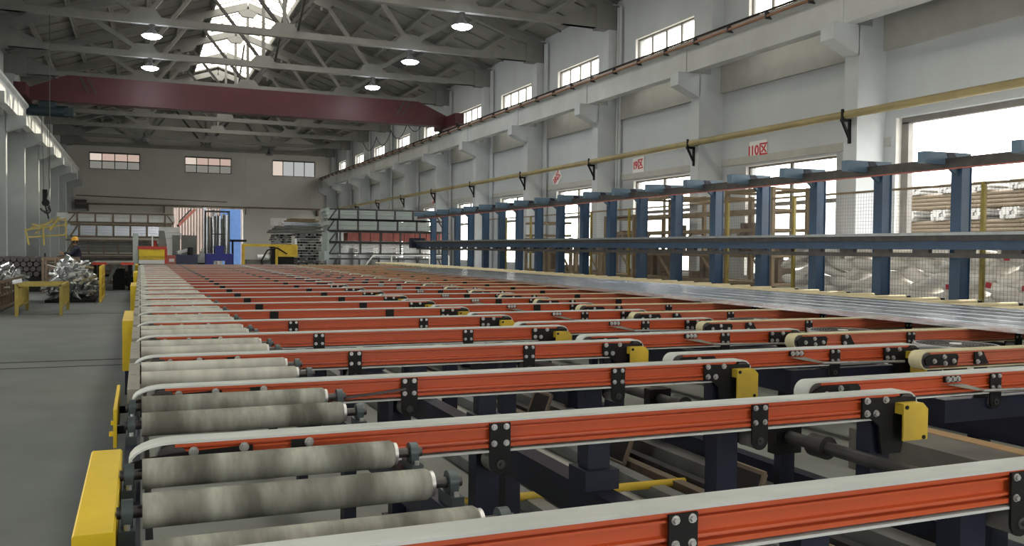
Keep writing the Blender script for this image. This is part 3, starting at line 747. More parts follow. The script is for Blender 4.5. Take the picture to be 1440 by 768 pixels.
MB().box(0.40, 0.54, 0.0, 2.0, 0.30, 0.306).build('worn_edge', mat('raw_wood', (0.5, 0.33, 0.18), 0.8, var=0.2), o)

# cooling fans between right table beams
def fan_proto():
    t = thing('cooling_fan', '', 'fan', (0, 0, 0.80))
    mb = MB()
    for r in [0.05+0.028*k for k in range(11)]:
        n = 36
        mb.tube([(r*math.cos(2*math.pi*i/n), r*math.sin(2*math.pi*i/n), 0.0) for i in range(n+1)], 0.004, 4)
    for k in range(12):
        a = math.pi*2*k/12; mb.bar((0.05*math.cos(a), 0.05*math.sin(a), 0), (0.34*math.cos(a), 0.34*math.sin(a), 0), 0.008, 0.008)
    mb.build('guard', 'rail', t)
    MB().cyl((0, 0, -0.075), (0, 0, -0.07), 0.33, 32).build('shroud', 'black', t)
    MB().lathe((0, 0, -0.10), [(0.345, 0.0), (0.36, 0.0), (0.36, 0.105), (0.335, 0.105), (0.335, 0.0)], 36).build('rim', 'rail_top', t)
    MB().cyl((0, 0, -0.03), (0, 0, 0.012), 0.05, 18).build('hub', 'alu_white', t)
    for k in range(5):
        a = math.pi*2*k/5; MB().bar((0.05*math.cos(a), 0.05*math.sin(a), -0.05), (0.31*math.cos(a), 0.31*math.sin(a), -0.05), 0.14, 0.006, up=(0.3*math.sin(a), -0.3*math.cos(a), 1)).build('blade', 'black', t)
    MB().cyl((0, 0, -0.25), (0, 0, -0.10), 0.10, 14).build('motor', 'black', t)
    MB().box(-0.03, 0.03, -0.03, 0.03, -0.8, -0.25).build('stand', 'navy', t)
    return t
fp = fan_proto()
for i in range(9):
    o = fp if i == 0 else copy_tree(fp)
    o.location = (6.80, 5.88+S*(i-0)-0.0, 0.78); tag(o, 'round black cooling fan lying flat between beams, %s from camera' % nth(i), 'fan', 'flat fans in the right table')

# left run-out rollers
RZ = 0.800
def roller(lod, sm='sleeve'):
    t = thing('roller', '', 'roller', (0, 0, RZ))
    n = 28 if lod == 0 else 14
    MB().cyl((0.006, 0, 0), (0.893, 0, 0), 0.0525, n).cyl((0.893, 0, 0), (0.905, 0, 0), 0.0525, n, 0.045).build('sleeve', sm, t)
    if lod < 2:
        MB().cyl((0.905, 0, 0), (0.918, 0, 0), 0.043, n).build('end_ring', 'zinc', t)
        MB().cyl((-0.066, 0, 0), (1.02, 0, 0), 0.019, 12).build('shaft', 'rail', t)
        for x in (-0.036, 0.985):
            b = MB().cyl((x-0.016, 0, 0), (x+0.016, 0, 0), 0.040, 16).box(x-0.022, x+0.022, -0.075, 0.075, -0.076, -0.036).box(x-0.014, x+0.014, -0.04, 0.04, -0.05, 0.0).build('bearing_block', 'bearing', t)
            if lod == 0:
                for yy in (-0.058, 0.058): MB().cyl((x, yy, -0.036), (x, yy, -0.022), 0.010, 6).build('bolt', 'zinc', b)
    return t
RP = {}
nr = 0
for i in range(NB-1):
    for k, dy in enumerate((0.275, 0.745, 1.215)):
        if k == 0 and i > 0: continue
        lod = 0 if i < 4 else (1 if i < 9 else 2)
        key = (lod, 'sleeve' if i < 2 else 'grazing_sleeve')
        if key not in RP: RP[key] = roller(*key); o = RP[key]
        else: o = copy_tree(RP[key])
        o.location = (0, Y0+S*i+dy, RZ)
        tag(o, ('dirty dark grey' if i < 2 else 'stained, grazing-lightened')+' felt roller at the left edge, %s from camera' % nth(nr), 'roller', 'felt rollers along the left table edge'); nr += 1
t = thing('roller_stand', 'navy steel frame carrying the felt rollers', 'steel frame', (0, 0, 0))
MB().box(-0.062, 0.0, 0.4, 37.2, 0.60, 0.724).build('side_channel', 'navy', t)
MB().box(0.945, 1.03, 0.4, 37.2, 0.60, 0.724).build('side_channel', 'navy', t)
for i in range(NB):
    y = Y0+S*i
    MB().box(-0.01, 0.945, y+0.48, y+0.54, 0.63, 0.69).build('cross_member', 'navy', t)
    if i < 16:
        for x in (-0.060, 0.95): MB().box(x, x+0.06, y+0.9, y+1.0, 0, 0.60).build('leg', 'navy', t)
MB().box(0.02, 0.04, 0.4, 37.2, 0.30, 0.62).build('skirt', 'black', t)
for i in range(2, NB-1):
    y = Y0+S*i
    o = MB().box(-0.064, -0.002, 0, 1.14, 0, 0.112).build('bearing_cover', 'cover', None, (0, y+0.16, 0.726)); tag(o, 'beige sheet cover over roller bearings, %s from camera' % nth(i-2), 'cover', 'beige bearing covers')
# yellow chain guards at the left edge
for i, (y0, y1, z0, z1) in enumerate(((2.70, 3.80, 0.30, 0.80), (10.25, 11.85, 0.27, 0.80), (18.6, 20.3, 0.27, 0.82), (27.0, 28.8, 0.27, 0.84), (35.4, 37.1, 0.27, 0.88))):
    t = thing('chain_guard_box', 'yellow chain guard box at the left edge, %s from camera' % nth(i), 'guard', (-0.12, y0, z0), 'yellow guards along the left edge')
    c = 0.006; Wd = 0.055
    mb = MB().ext([(-Wd, 0), (Wd, 0), (Wd, z1-z0-c), (Wd-c, z1-z0), (-Wd+c, z1-z0), (-Wd, z1-z0-c)], 'y', 0, y1-y0)
    mb.build('guard_shell', 'yellow', t)
    for yy in (0.12, y1-y0-0.12): MB().box(-0.03, 0.03, yy-0.03, yy+0.03, -z0, 0).build('foot', 'navy', t)
t = thing('guard_plate', 'narrow yellow guard plate bolted between two chain guards', 'guard', (-0.115, 4.78, 0.60))
MB().box(-0.008, 0.008, 0, 0.85, 0, 0.19).build('plate', 'yellow', t)
for yy in (0.1, 0.4): MB().box(-0.03, -0.008, yy, yy+0.03, 0.04, 0.06).build('tab', 'yellow', t)
for yy in (0.1, 0.7): MB().box(0.008, 0.053, yy, yy+0.04, 0.05, 0.09).build('bracket', 'navy', t)

# ================================================================== ALUMINIUM PROFILES + SAW TABLE
pr = []
for k in range(20):
    wv = 0.124
    P = [(0.002, 0), (wv-0.002, 0), (wv-0.002, 0.056), (wv-0.014, 0.056), (wv-0.016, 0.050), (wv/2+0.006, 0.050), (wv/2+0.004, 0.056), (wv/2-0.004, 0.056), (wv/2-0.006, 0.050), (0.016, 0.050), (0.014, 0.056), (0.002, 0.056)]
    pr.append(P)
PM = MB().ext(pr[0], 'y', 0, 25.5).mesh('profile', M['profile'])
for k in range(20):
    dz = 0.0015*((k*7) % 4)
    o = inst('aluminium_profile', PM, None, (7.48+0.1255*k, 3.3+0.5*random.random(), ZB+dz), (0, 0, 0))
    tag(o, 'long silver aluminium profile in the flat row on right table, %s from the left' % nth(k), 'profile', 'aluminium profiles on the right table')
tr = MB().cyl((0.05, 0, 0), (1.36, 0, 0), 0.045, 14).mesh('tan_sleeve', M['tan_sleeve'])
ts = MB().cyl((0.02, 0, 0), (1.44, 0, 0), 0.016, 8).mesh('shaft', M['rail'])
tb = MB().box(1.40, 1.44, -0.05, 0.05, -0.06, 0.03).mesh('bearing_block', M['black'])
for i in range(56):
    y = 4.2+0.66*i
    t = thing('saw_table_roller', 'tan felt roller beyond the profiles, %s from camera' % nth(i), 'roller', (9.98, y, 0.885), 'tan rollers of the saw table')
    inst('sleeve', tr, t)
    if i < 30: inst('shaft', ts, t); inst('bearing_block', tb, t)
t = thing('saw_table_stand', 'dark steel frame carrying the tan rollers', 'steel frame', (10.7, 0, 0))
MB().box(-0.80, -0.72, 3.6, 41.5, 0.62, 0.82).build('side_channel', 'navy', t)
MB().box(0.66, 0.76, 3.6, 41.5, 0.62, 0.82).build('side_channel', 'navy', t)
for k in range(15):
    for x in (-0.8, 0.66): MB().box(x, x+0.08, 4+2.8*k, 4.1+2.8*k, 0, 0.62).build('leg', 'navy', t)

# ================================================================== BLUE RACK
XP = 11.86
t = thing('blue_rack', 'long blue steel rack with arms behind the saw table', 'rack', (XP, 10.21, 0))
postm = MB().ext([(-0.11, -0.09), (0.11, -0.09), (0.11, -0.07), (-0.02, -0.07), (-0.02, 0.07), (0.11, 0.07), (0.11, 0.09), (-0.11, 0.09), (-0.11, 0.07), (-0.05, 0.07), (-0.05, -0.07), (-0.11, -0.07)], 'z', 0, 2.96).mesh('post', M['blue'])
post2 = MB().box(-0.10, 0.10, -0.085, 0.085, 0, 2.96).mesh('post', M['blue'])
armm = MB().ext([(-0.86, 2.98), (0.10, 2.94), (0.10, 3.16), (-0.20, 3.16), (-0.86, 3.155)], 'y', -0.075, 0.075).mesh('arm', M['blue_grey'])
gus = MB().ext([(-0.10, 2.95), (-0.10, 2.78), (-0.32, 2.95)], 'y', -0.03, 0.03).mesh('gusset', M['blue_grey'])
for i in range(-1, 18):
    y = 1.601*i
    p = inst('post', post2, t, (0, y, 0))
    MB().box(-0.115, -0.10, -0.10, 0.10, 0, 2.94).build('flange', 'blue', p)
    MB().box(0.085, 0.10, -0.10, 0.10, 0.0, 2.94).build('flange', 'blue', p)
    a = inst('arm', armm, t, (0, y, 0)); inst('gusset', gus, a, (0, 0, 0))
    MB().ext([(-0.36, 2.985), (-0.12, 2.985), (-0.28, 3.15), (-0.42, 3.15)], 'y', -0.085, -0.076).build('stiffener', 'navy', a)
L0, L1 = -2.2, 28.2
MB().box(-0.46, -0.30, L0, L1, 2.90, 2.975).build('top_rail', 'rail', t)
MB().box(-0.44, -0.34, L0, L1, 2.975, 3.06).build('top_chain_track', 'rail', t)
MB().box(-0.50, -0.46, L0, L1, 2.88, 2.90).build('top_rail_lip', 'redbrown', t)
MB().box(-0.62, -0.12, L0, L1, 1.875, 1.92).build('mid_rail_top', 'rail_top', t)
MB().box(-0.56, -0.14, L0, L1, 1.79, 1.875).build('mid_chain_track', 'rail', t)
MB().ext([(-0.50, 1.66), (-0.30, 1.66), (-0.30, 1.68), (-0.47, 1.68), (-0.47, 1.77), (-0.30, 1.77), (-0.30, 1.79), (-0.50, 1.79)], 'y', L0, L1).build('mid_channel', 'blue', t)
MB().box(-0.48, -0.36, L0, L1, 1.535, 1.605).build('low_rail', 'rail', t)
for i in range(-2, 36):
    y = 0.8*i+0.35
    MB().box(-0.46, -0.38, y-0.16, y+0.16, 1.605, 1.66).build('spacer', 'rail', t)
MB().box(-0.75, -0.1, L1-0.1, L1+0.25, 1.60, 2.05).build('end_drive', 'navy', t)

# ================================================================== MESH FENCE, SACKS, RACKS, BILLETS
XF = 12.55
t = thing('mesh_fence', 'yellow posted wire mesh fence behind the blue rack', 'fence', (XF, 0, 0))
FY = [12.55*(0.827+0.18*k) for k in range(-2, 11)]
for y in FY: MB().box(-0.03, 0.03, y-0.03, y+0.03, 0, 2.76).build('fence_post', 'olive', t)
MB().box(-0.02, 0.02, FY[0], FY[-1], 2.72, 2.76).build('top_rail', 'tanframe', t)
MB().box(-0.02, 0.02, FY[0], FY[-1], 0.15, 0.19).build('bottom_rail', 'tanframe', t)
for a, b in zip(FY[:-1], FY[1:]):
    mb = MB(); n = int((b-a)/0.065); r = 0.0015
    for k in range(1, n): y = a+(b-a)*k/n; mb.box(-r, r, y-r, y+r, 0.17, 2.74)
    for k in range(1, 40): z = 0.17+0.065*k; mb.box(-r, r, a, b, z-r, z+r)
    tag(mb.build('wire_mesh', 'alu_dark', t), kind='stuff')
# sacks
def sack_mesh(seed, lx, ly, lz):
    rnd = random.Random(seed); nu, nv = 12, 16
    P = []; F = []
    ph = [rnd.uniform(0, 6.28) for _ in range(6)]
    for j in range(nu+1):
        th = math.pi*j/nu
        for i in range(nv):
            a = 2*math.pi*i/nv
            sp = lambda v, e: math.copysign(abs(v)**e, v)
            x = sp(math.sin(th), 0.7)*sp(math.cos(a), 0.55); y = sp(math.cos(th), 0.5); z = sp(math.sin(th), 0.7)*sp(math.sin(a), 0.8)
            wv = 1+0.09*math.sin(3*a+ph[0]+2*th)+0.08*math.sin(5*th+ph[1])+0.07*math.sin(6*a+ph[2])*math.sin(4*th+ph[3])
            taper = 1-0.25*abs(y)**3
            P.append((x*lx/2*wv, y*ly/2, z*lz/2*wv*taper+0.03*math.sin(3*y+ph[4])))
    for j in range(nu):
        for i in range(nv): F.append((j*nv+i, j*nv+(i+1)%nv, (j+1)*nv+(i+1)%nv, (j+1)*nv+i))
    mb = MB(); mb.poly(P, F, True); return mb.mesh('sack', M['sack'])
SM = [sack_mesh(s, 0.55, 0.72+0.04*(s % 3), 0.205) for s in range(7)]
SE = [sack_mesh(40+s, 0.60, 0.52, 0.26) for s in range(3)]
rnd = random.Random(3); ns = 0
logo = MB().box(-0.002, 0.002, -0.05, 0.05, -0.045, 0.045).mesh('print_mark', M['signred'])
for col_i in range(11):
    yb = 8.1+0.72*col_i
    for L in range(10):
        z = 0.10+0.182*L
        dy = rnd.uniform(-0.06, 0.06)+(0.36 if L % 2 else 0)
        me = rnd.choice(SM)
        o = inst('sack', me, None, (13.36+rnd.uniform(-0.08, 0.06), yb+dy, z), (rnd.uniform(-0.2, 0.2), rnd.uniform(-0.15, 0.15), rnd.uniform(-0.2, 0.2)))
        tag(o, 'white woven sack behind the mesh fence, %s layer, %s from the near end' % (nth(L), nth(col_i)), 'sack', 'white sacks behind the fence'); ns += 1
        if yb < 11.6 and L in (5, 8): inst('print_mark', logo, o, (-0.285, 0.1, 0.02))
# tan steel stillages behind the fence
for i in range(7):
    y = 17.3+2.05*i
    t = thing('stillage_rack', 'rusty tan steel stillage behind the mesh fence, %s from the sacks' % nth(i), 'rack', (13.75, y, 0), 'tan stillages by the windows')
    rr = random.Random(i); hgt = (2.95 if i < 4 else 1.9)+0.15*rr.random()-(0.35 if i == 3 else 0)
    for x in (-0.5, 0.5):
        for yy in (-0.85, 0.85): MB().box(x-0.045, x+0.045, yy-0.045, yy+0.045, 0, hgt).build('upright', 'tanframe', t)
    for z in [0.25, 0.85, 1.5]+([2.1, 2.55, hgt-0.05] if hgt > 2 else [hgt-0.05]):
        for x in (-0.5, 0.5): MB().box(x-0.035, x+0.035, -0.85, 0.85, z-0.04, z+0.04).build('side_rail', 'tanframe', t)
        for yy in (-0.85, 0.85): MB().box(-0.5, 0.5, yy-0.03, yy+0.03, z-0.03, z+0.03).build('end_rail', 'tanframe', t)
    MB().bar((-0.5, -0.85, 0.85), (-0.5, -0.1, 1.5), 0.05, 0.05).build('brace', 'tanframe', t)
    MB().bar((-0.5, 0.85, 0.25), (-0.5, 0.0, 0.85), 0.05, 0.05).build('brace', 'tanframe', t)
    MB().bar((-0.5, 0.85, 1.5), (-0.5, 0.3, 2.1 if hgt > 2 else 1.85), 0.05, 0.05).build('brace', 'tanframe', t)
    for k in range(5):
        yy = -0.7+0.32*k+0.1*rr.random(); z0 = rr.choice([0.3, 0.9, 1.55]); L = 0.5+0.3*rr.random()
        MB().box(-0.3+0.1*rr.random(), 0.2, yy-0.08, yy+0.08, z0, min(z0+L, hgt-0.1)).build('stored_part', 'brown', t)
# aluminium billets stacked in the yard
bl = MB().cyl((0, 0, 0), (2.2, 0, 0), 0.047, 12).mesh('aluminium_billet', M['billet'])
bl2 = MB().cyl((0, -3.2, 0), (0, 3.2, 0), 0.047, 10).mesh('aluminium_billet', M['billet_side'])
zl = -0.21+0.047
layers = []
z = 0.30
tt = MB().box(-0.2, 2.4, -3.6, 3.6, 0, 1.57).build('concrete_plinth', 'ground', None, (17.9, 14.6, -0.21)); tag(tt, 'concrete plinth under the billet stack outside the doorway', 'plinth')
z = 1.362
LN = ('lowest', 'middle', 'top')
for lay in range(3):
    for c_ in range(4):                                     # lengthwise courses
        for k in range(4):
            o = inst('aluminium_billet', bl2, None, (17.98+0.55*k, 14.6, z+0.047)); tag(o, 'tan billet laid lengthwise under the %s bundles outside, %s course' % (LN[lay], nth(c_)), 'billet', 'lengthwise billets in the yard')
        z += 0.094
    for b_ in range(6):
        yb = 12.05+0.95*b_+(0.2 if lay % 2 else 0)
        for r_, cnt in enumerate((4, 5, 4)):
            for q in range(cnt):
                o = inst('aluminium_billet', bl, None, (17.85+0.02*((r_+q) % 3), yb+(q-(cnt-1)/2)*0.098, z+0.048+r_*0.083))
                tag(o, 'round billet end-on in the %s layer outside, %s bundle from the near end' % (LN[lay], nth(b_)), 'billet', 'bundled billets in the yard')
    z += 0.28

# ================================================================== LEFT AISLE
def scrap_heap(name, label, loc, lx, ly, lz, seed, n, rotz=0.0):
    rnd = random.Random(seed); mb = MB()
    for i in range(n):
        q = rnd.random(); y = (q-0.5)*ly
        x = rnd.uniform(-0.5, 0.5)*lx
        top = lz*(1-(abs(x)/(lx*0.62))**2)*(0.75+0.25*math.sin(q*7))
        z = rnd.uniform(0.05, max(0.1, top))
        L = rnd.uniform(0.25, 0.75); a = rnd.gauss(0, 0.45); b = rnd.gauss(0, 0.35)
        d = Vector((math.sin(a)*math.cos(b), math.cos(a)*math.cos(b), math.sin(b)))
        c = Vector((x, y, z)); wd = rnd.uniform(0.03, 0.11); th = rnd.uniform(0.006, 0.05)
        mb.bar(c-d*L/2, c+d*L/2, wd, th, up=(rnd.gauss(0, 1), rnd.gauss(0, 0.3), 1))
        if rnd.random() < 0.4: mb.bar(c-d*L/2+Vector((0, 0, wd/2)), c+d*L/2+Vector((0, 0, wd/2)), 0.01, wd, up=(rnd.gauss(0, 0.3), 0, 1))
    o = mb.build(name, 'scrap', None, loc); o.rotation_euler[2] = rotz
    return tag(o, label, 'scrap', kind='stuff')
scrap_heap('scrap_heap', 'heap of silver aluminium offcuts beside the yellow frame', (-1.82, 29.6, 0.12), 1.05, 4.6, 1.15, 5, 420)
scrap_heap('scrap_heap', 'heap of silver aluminium offcuts at the far left edge', (-3.75, 26.0, 0.42), 1.35, 5.5, 0.85, 9, 380)
o = MB().box(-0.62, 0.62, -2.3, 2.3, 0, 0.08).build('scrap_pallet', 'black', None, (-1.78, 29.6, 0.0)); tag(o, 'flat black pallet under the scrap heap', 'pallet')
t = thing('scrap_cage', 'dark brown slatted cage holding scrap at the left edge', 'cage', (-3.75, 26.0, 0))
for x in (-0.72, 0.72):
    for k in range(12): MB().box(x-0.03, x+0.03, -2.75+0.5*k-0.03, -2.75+0.5*k+0.03, 0, 0.72).build('slat', 'brown', t)
    for z in (0.05, 0.66): MB().box(x-0.03, x+0.03, -2.78, 2.78, z, z+0.07).build('cage_rail', 'brown', t)
for k in range(4):
    for y in (-2.75, 2.75): MB().box(-0.72+0.48*k-0.03, -0.72+0.48*k+0.03, y-0.03, y+0.03, 0, 0.72).build('slat', 'brown', t)
MB().box(-0.72, 0.72, -2.78, -2.72, 0.66, 0.73).build('cage_rail', 'brown', t)
MB().box(-0.74, 0.74, -2.75, 2.75, 0.36, 0.42).build('cage_floor', 'brown', t)
t = thing('yellow_stand', 'empty dull yellow steel stand on the aisle floor', 'stand', (-2.08, 23.4, 0))
for x in (-0.44, 0.44):
    for y in (-1.0, 1.0): MB().box(x-0.035, x+0.035, y-0.035, y+0.035, 0, 0.70).build('leg', 'olive', t)
    MB().box(x-0.035, x+0.035, -1.0, 1.0, 0.62, 0.70).build('side_rail', 'olive', t)
    MB().box(x-0.025, x+0.025, -1.0, 1.0, 0.18, 0.23).build('lower_rail', 'olive', t)
    for k in range(4): MB().box(x-0.02, x+0.02, -0.6+0.4*k-0.02, -0.6+0.4*k+0.02, 0.2, 0.62).build('upright', 'olive', t)
for k in range(9): MB().box(-0.44, 0.44, -1.0+0.25*k-0.035, -1.0+0.25*k+0.035, 0.66, 0.70).build('slat', 'olive', t)
t = thing('yellow_panel_frame', 'upright yellow frame panel holding the scrap heap', 'frame', (-1.02, 28.6, 0))
for y in (-1.3, 0.0, 1.3): MB().box(-0.03, 0.03, y-0.05, y+0.05, 0, 1.0).build('upright', 'ochre', t)
for z in (0.03, 0.35, 0.65, 0.93): MB().box(-0.03, 0.03, -1.3, 1.3, z, z+0.07).build('rail', 'ochre', t)
# tube rack against the left wall
t = thing('tube_rack', 'black rack of stacked dark tubes by the left wall', 'rack', (-3.8, 34.2, 0))
MB().box(-0.85, 0.85, -0.4, 2.0, 0.0, 0.51).build('rack_base', 'black', t)
for x in (-0.85, 0.82): MB().box(x, x+0.05, -0.45, -0.38, 0, 1.30).build('upright', 'black', t)
k = 0
for z in range(4):
    for i in range(7):
        o = MB().cyl((0, 0, 0), (0, 2.4, 0), 0.088, 12).build('dark_tube', 'rail', None, (-4.36+0.19*i+(0.09 if z % 2 else 0), 33.8, 0.60+0.165*z)); tag(o, 'dark round tube on the black rack, %s layer up, %s from the wall' % (nth(z), nth(i)), 'tube', 'tubes on the left rack')
# brown crates
for i, (x, y, hh) in enumerate(((-2.40, 33.0, 1.18), (-3.0, 37.5, 1.05), (-1.2, 39.0, 0.95))):
    t = thing('brown_stillage', ['rusty slatted stillage beside the worker', 'rusty slatted stillage behind the dark tubes', 'low rusty stillage beyond the worker'][i], 'stillage', (x, y, 0), 'rusty stillages in the left aisle')
    for xx in (-0.5, 0.5):
        for yy in (-0.5, 0.5): MB().box(xx-0.04, xx+0.04, yy-0.04, yy+0.04, 0, hh).build('post', 'brown', t)
    for z in (0.12, 0.5, 0.85, hh-0.04):
        if z > hh-0.03: continue
        for yy in (-0.5, 0.5): MB().box(-0.5, 0.5, yy-0.02, yy+0.02, z-0.06, z+0.04).build('slat', 'brown', t)
        for xx in (-0.5, 0.5): MB().box(xx-0.02, xx+0.02, -0.5, 0.5, z-0.06, z+0.04).build('slat', 'brown', t)
    for k in range(4): MB().box(-0.4+0.26*k-0.03, -0.4+0.26*k+0.03, -0.54, -0.5, 0.1, hh-0.05).build('slat', 'brown', t)
# workbench with red edge
t = thing('work_table', 'brown topped table with red front edge left of conveyor', 'table', (-0.85, 34.4, 0))
MB().box(-0.72, 0.66, -0.1, 3.6, 0.93, 0.99).build('table_top', 'wood', t)
for x0, x1 in ((-0.70, -0.22), (0.22, 0.64)): MB().box(x0, x1, -0.14, -0.10, 0.90, 0.99).build('red_edge', 'red', t)
for x in (-0.6, 0.5):
    for y in (0.1, 3.3): MB().box(x-0.05, x+0.05, y-0.05, y+0.05, 0, 0.93).build('leg', 'black', t)
MB().bar((-0.35, 0.2, 0.05), (0.1, 0.2, 0.90), 0.14, 0.10).build('brace', 'greybox', t)
MB().box(-0.05, 0.35, 0.4, 0.9, 0.0, 0.75).build('motor_housing', 'black', t)
MB().cyl((0.5, 0.3, 0.3), (0.5, 0.8, 0.3), 0.2, 14).build('motor', 'black', t)
# switch boxes on left column
t = thing('switch_box', 'dark blue switch box on the left column', 'switch box', (-4.70, 27.0, 1.72))
MB().box(-0.02, 0.06, -0.22, 0.05, 0, 0.62).build('box', 'bin', t); MB().box(-0.02, 0.06, 0.12, 0.36, 0.0, 0.62).build('box', 'bin', t)
# yellow lifting frame with chain
t = thing('lifting_frame', 'tangled yellow lifting frame hanging above the tubes', 'lifting frame', (-2.86, 33.3, 1.85))
for p, q in (((-0.62, 0, 0.22), (0.62, 0.1, 0.42)), ((-0.58, 0, -0.02), (0.60, 0.1, 0.08)), ((-0.62, 0, 0.25), (-0.52, 0, -0.28)), ((-0.1, 0, 0.30), (-0.08, 0, -0.28)), ((-0.5, 0.3, 0.30), (0.55, 0.3, 0.62)), ((0.55, 0.1, 0.64), (0.58, 0.1, -0.02)), ((-0.35, 0.1, 0.1), (0.2, 0.2, 0.62)), ((0.1, 0.0, 0.2), (0.35, 0.2, 0.66)), ((-0.45, 0.2, 0.42), (0.1, 0.1, 0.28))):
    MB().bar(p, q, 0.045, 0.045).build('frame_bar', 'olive', t)
MB().tube([(0.05, 0.1, 0.6), (0.0, 0.1, 0.85), (-0.06, 0.1, 1.08)], 0.025, 6).build('chain', 'black', t)
t = thing('chain_block', 'black chain block with hook above the yellow lifting frame', 'hoist', (-2.89, 33.37, 2.98))
MB().cyl((0, -0.06, 0), (0, 0.06, 0), 0.12, 14).build('block', 'black', t)
MB().tube([(0, 0, 0.05), (0.12, 0, 0.5), (0.13, 0, 6.22)], 0.012, 6).build('wire_rope', 'dark_steel', t)
MB().tube([(0.04+0.1*math.sin(a), 0, -0.25+0.1*math.cos(a)) for a in [0.55*i for i in range(9)]], 0.025, 6).build('hook', 'black', t)

# worker
def skin_mesh(name, verts, edges, radii, m, levels=2, root=0):
    me = bpy.data.meshes.new(name); me.from_pydata(verts, edges, []); me.update()
    o = bpy.data.objects.new(name, me); COL.objects.link(o)
    md = o.modifiers.new('skin', 'SKIN'); md.use_smooth_shade = True
    sv = me.skin_vertices[0].data
    for i, r in enumerate(radii): sv[i].radius = (r, r) if not isinstance(r, tuple) else r
    for i in range(len(verts)): sv[i].use_root = (i == root)
    o.modifiers.new('sub', 'SUBSURF').levels = levels
    o.modifiers['sub'].render_levels = levels
    dg = bpy.context.evaluated_depsgraph_get(); dg.update()
    me2 = bpy.data.meshes.new_from_object(o.evaluated_get(dg)); bpy.data.objects.remove(o)
    me2.name = name
    me2.materials.clear(); me2.materials.append(M[m])
    o = bpy.data.objects.new(name, me2); COL.objects.link(o)
    return o
def person():
    t = thing('person', 'worker in navy overalls and yellow hard hat reaching left', 'person', (-2.02, 34.0, 0.02))
    t.scale = (1.04, 1.04, 1.04)
    # facing -x; body as one surface
    V = [(0.05,0,0.95),(0.04,0,1.12),(0.02,0,1.30),(0.0,0,1.43),(-0.02,0,1.50),
         (0.0,-0.17,1.40),(-0.12,-0.22,1.20),(-0.36,-0.16,1.24),
         (0.0,0.17,1.40),(-0.10,0.22,1.17),(-0.34,0.16,1.18),
         (0.06,-0.09,0.88),(0.02,-0.10,0.50),(0.07,-0.10,0.10),(-0.10,-0.11,0.04),
         (0.06,0.09,0.88),(0.08,0.11,0.50),(0.16,0.11,0.10),(0.0,0.12,0.04)]
    E = [(0,1),(1,2),(2,3),(3,4),(3,5),(5,6),(6,7),(3,8),(8,9),(9,10),(0,11),(11,12),(12,13),(13,14),(0,15),(15,16),(16,17),(17,18)]
    Rr = [0.15,0.14,0.155,0.12,0.06,0.075,0.06,0.045,0.075,0.06,0.045,0.10,0.075,0.055,0.045,0.10,0.075,0.055,0.045]
    b = skin_mesh('body', V, E, Rr, 'overall', 2); b.parent = t
    h = MB().lathe((-0.04, 0, 1.50), [(0.0, 0.0), (0.045, 0.0), (0.055, 0.03), (0.075, 0.07), (0.082, 0.12), (0.085, 0.17), (0.07, 0.22), (0.0, 0.245)], 16).build('head', 'skin', t)
    MB().ext([(-0.12, 1.60), (-0.150, 1.585), (-0.12, 1.63)], 'y', -0.012, 0.012).build('nose', 'skin', h)
    for s in (-1, 1):
        MB().lathe((-0.118, s*0.03, 1.625), [(0.0, 0), (0.010, 0.004), (0.0, 0.012)], 8, (-1, 0, 0)).build('eye', 'hair', h)
        MB().box(-0.04, -0.01, s*0.08-0.008, s*0.08+0.008, 1.585, 1.64).build('ear', 'skin', h)
    MB().box(-0.122, -0.10, -0.022, 0.022, 1.553, 1.560).build('mouth', 'hair', h)
    MB().lathe((-0.03, 0, 1.555), [(0.086, 0.0), (0.091, 0.08), (0.085, 0.12)], 14).build('hair', 'hair', t)
    hm = MB().lathe((-0.035, 0, 1.655), [(0.125, 0.0), (0.118, 0.012), (0.110, 0.02), (0.105, 0.06), (0.085, 0.105), (0.045, 0.128), (0.0, 0.134)], 20).build('hard_hat', 'helmet', t)
    MB().ext([(-0.13, 1.655), (-0.20, 1.648), (-0.20, 1.655), (-0.13, 1.672)], 'y', -0.07, 0.07).build('peak', 'helmet', hm)
    for s, (hx, hy, hz) in ((-1, (-0.36, -0.16, 1.24)), (1, (-0.34, 0.16, 1.18))):
        vv = [(hx, hy, hz), (hx-0.05, hy, hz+0.01), (hx-0.09, hy, hz+0.015)]; ee = [(0, 1), (1, 2)]; rr = [0.028, 0.035, 0.032]
        for k in range(4):
            a = len(vv); yy = hy+(k-1.5)*0.018; ln = (0.055, 0.066, 0.062, 0.05)[k]
            vv += [(hx-0.11, yy, hz+0.02), (hx-0.11-ln*0.6, yy, hz+0.012), (hx-0.11-ln, yy, hz-0.018)]; ee += [(2, a), (a, a+1), (a+1, a+2)]; rr += [0.010, 0.009, 0.008]
        a = len(vv); vv += [(hx-0.05, hy-s*0.045, hz+0.02), (hx-0.085, hy-s*0.058, hz+0.02)]; ee += [(1, a), (a, a+1)]; rr += [0.011, 0.009]
        g = skin_mesh('hand', vv, ee, rr, 'skin', 1); g.parent = t
person()

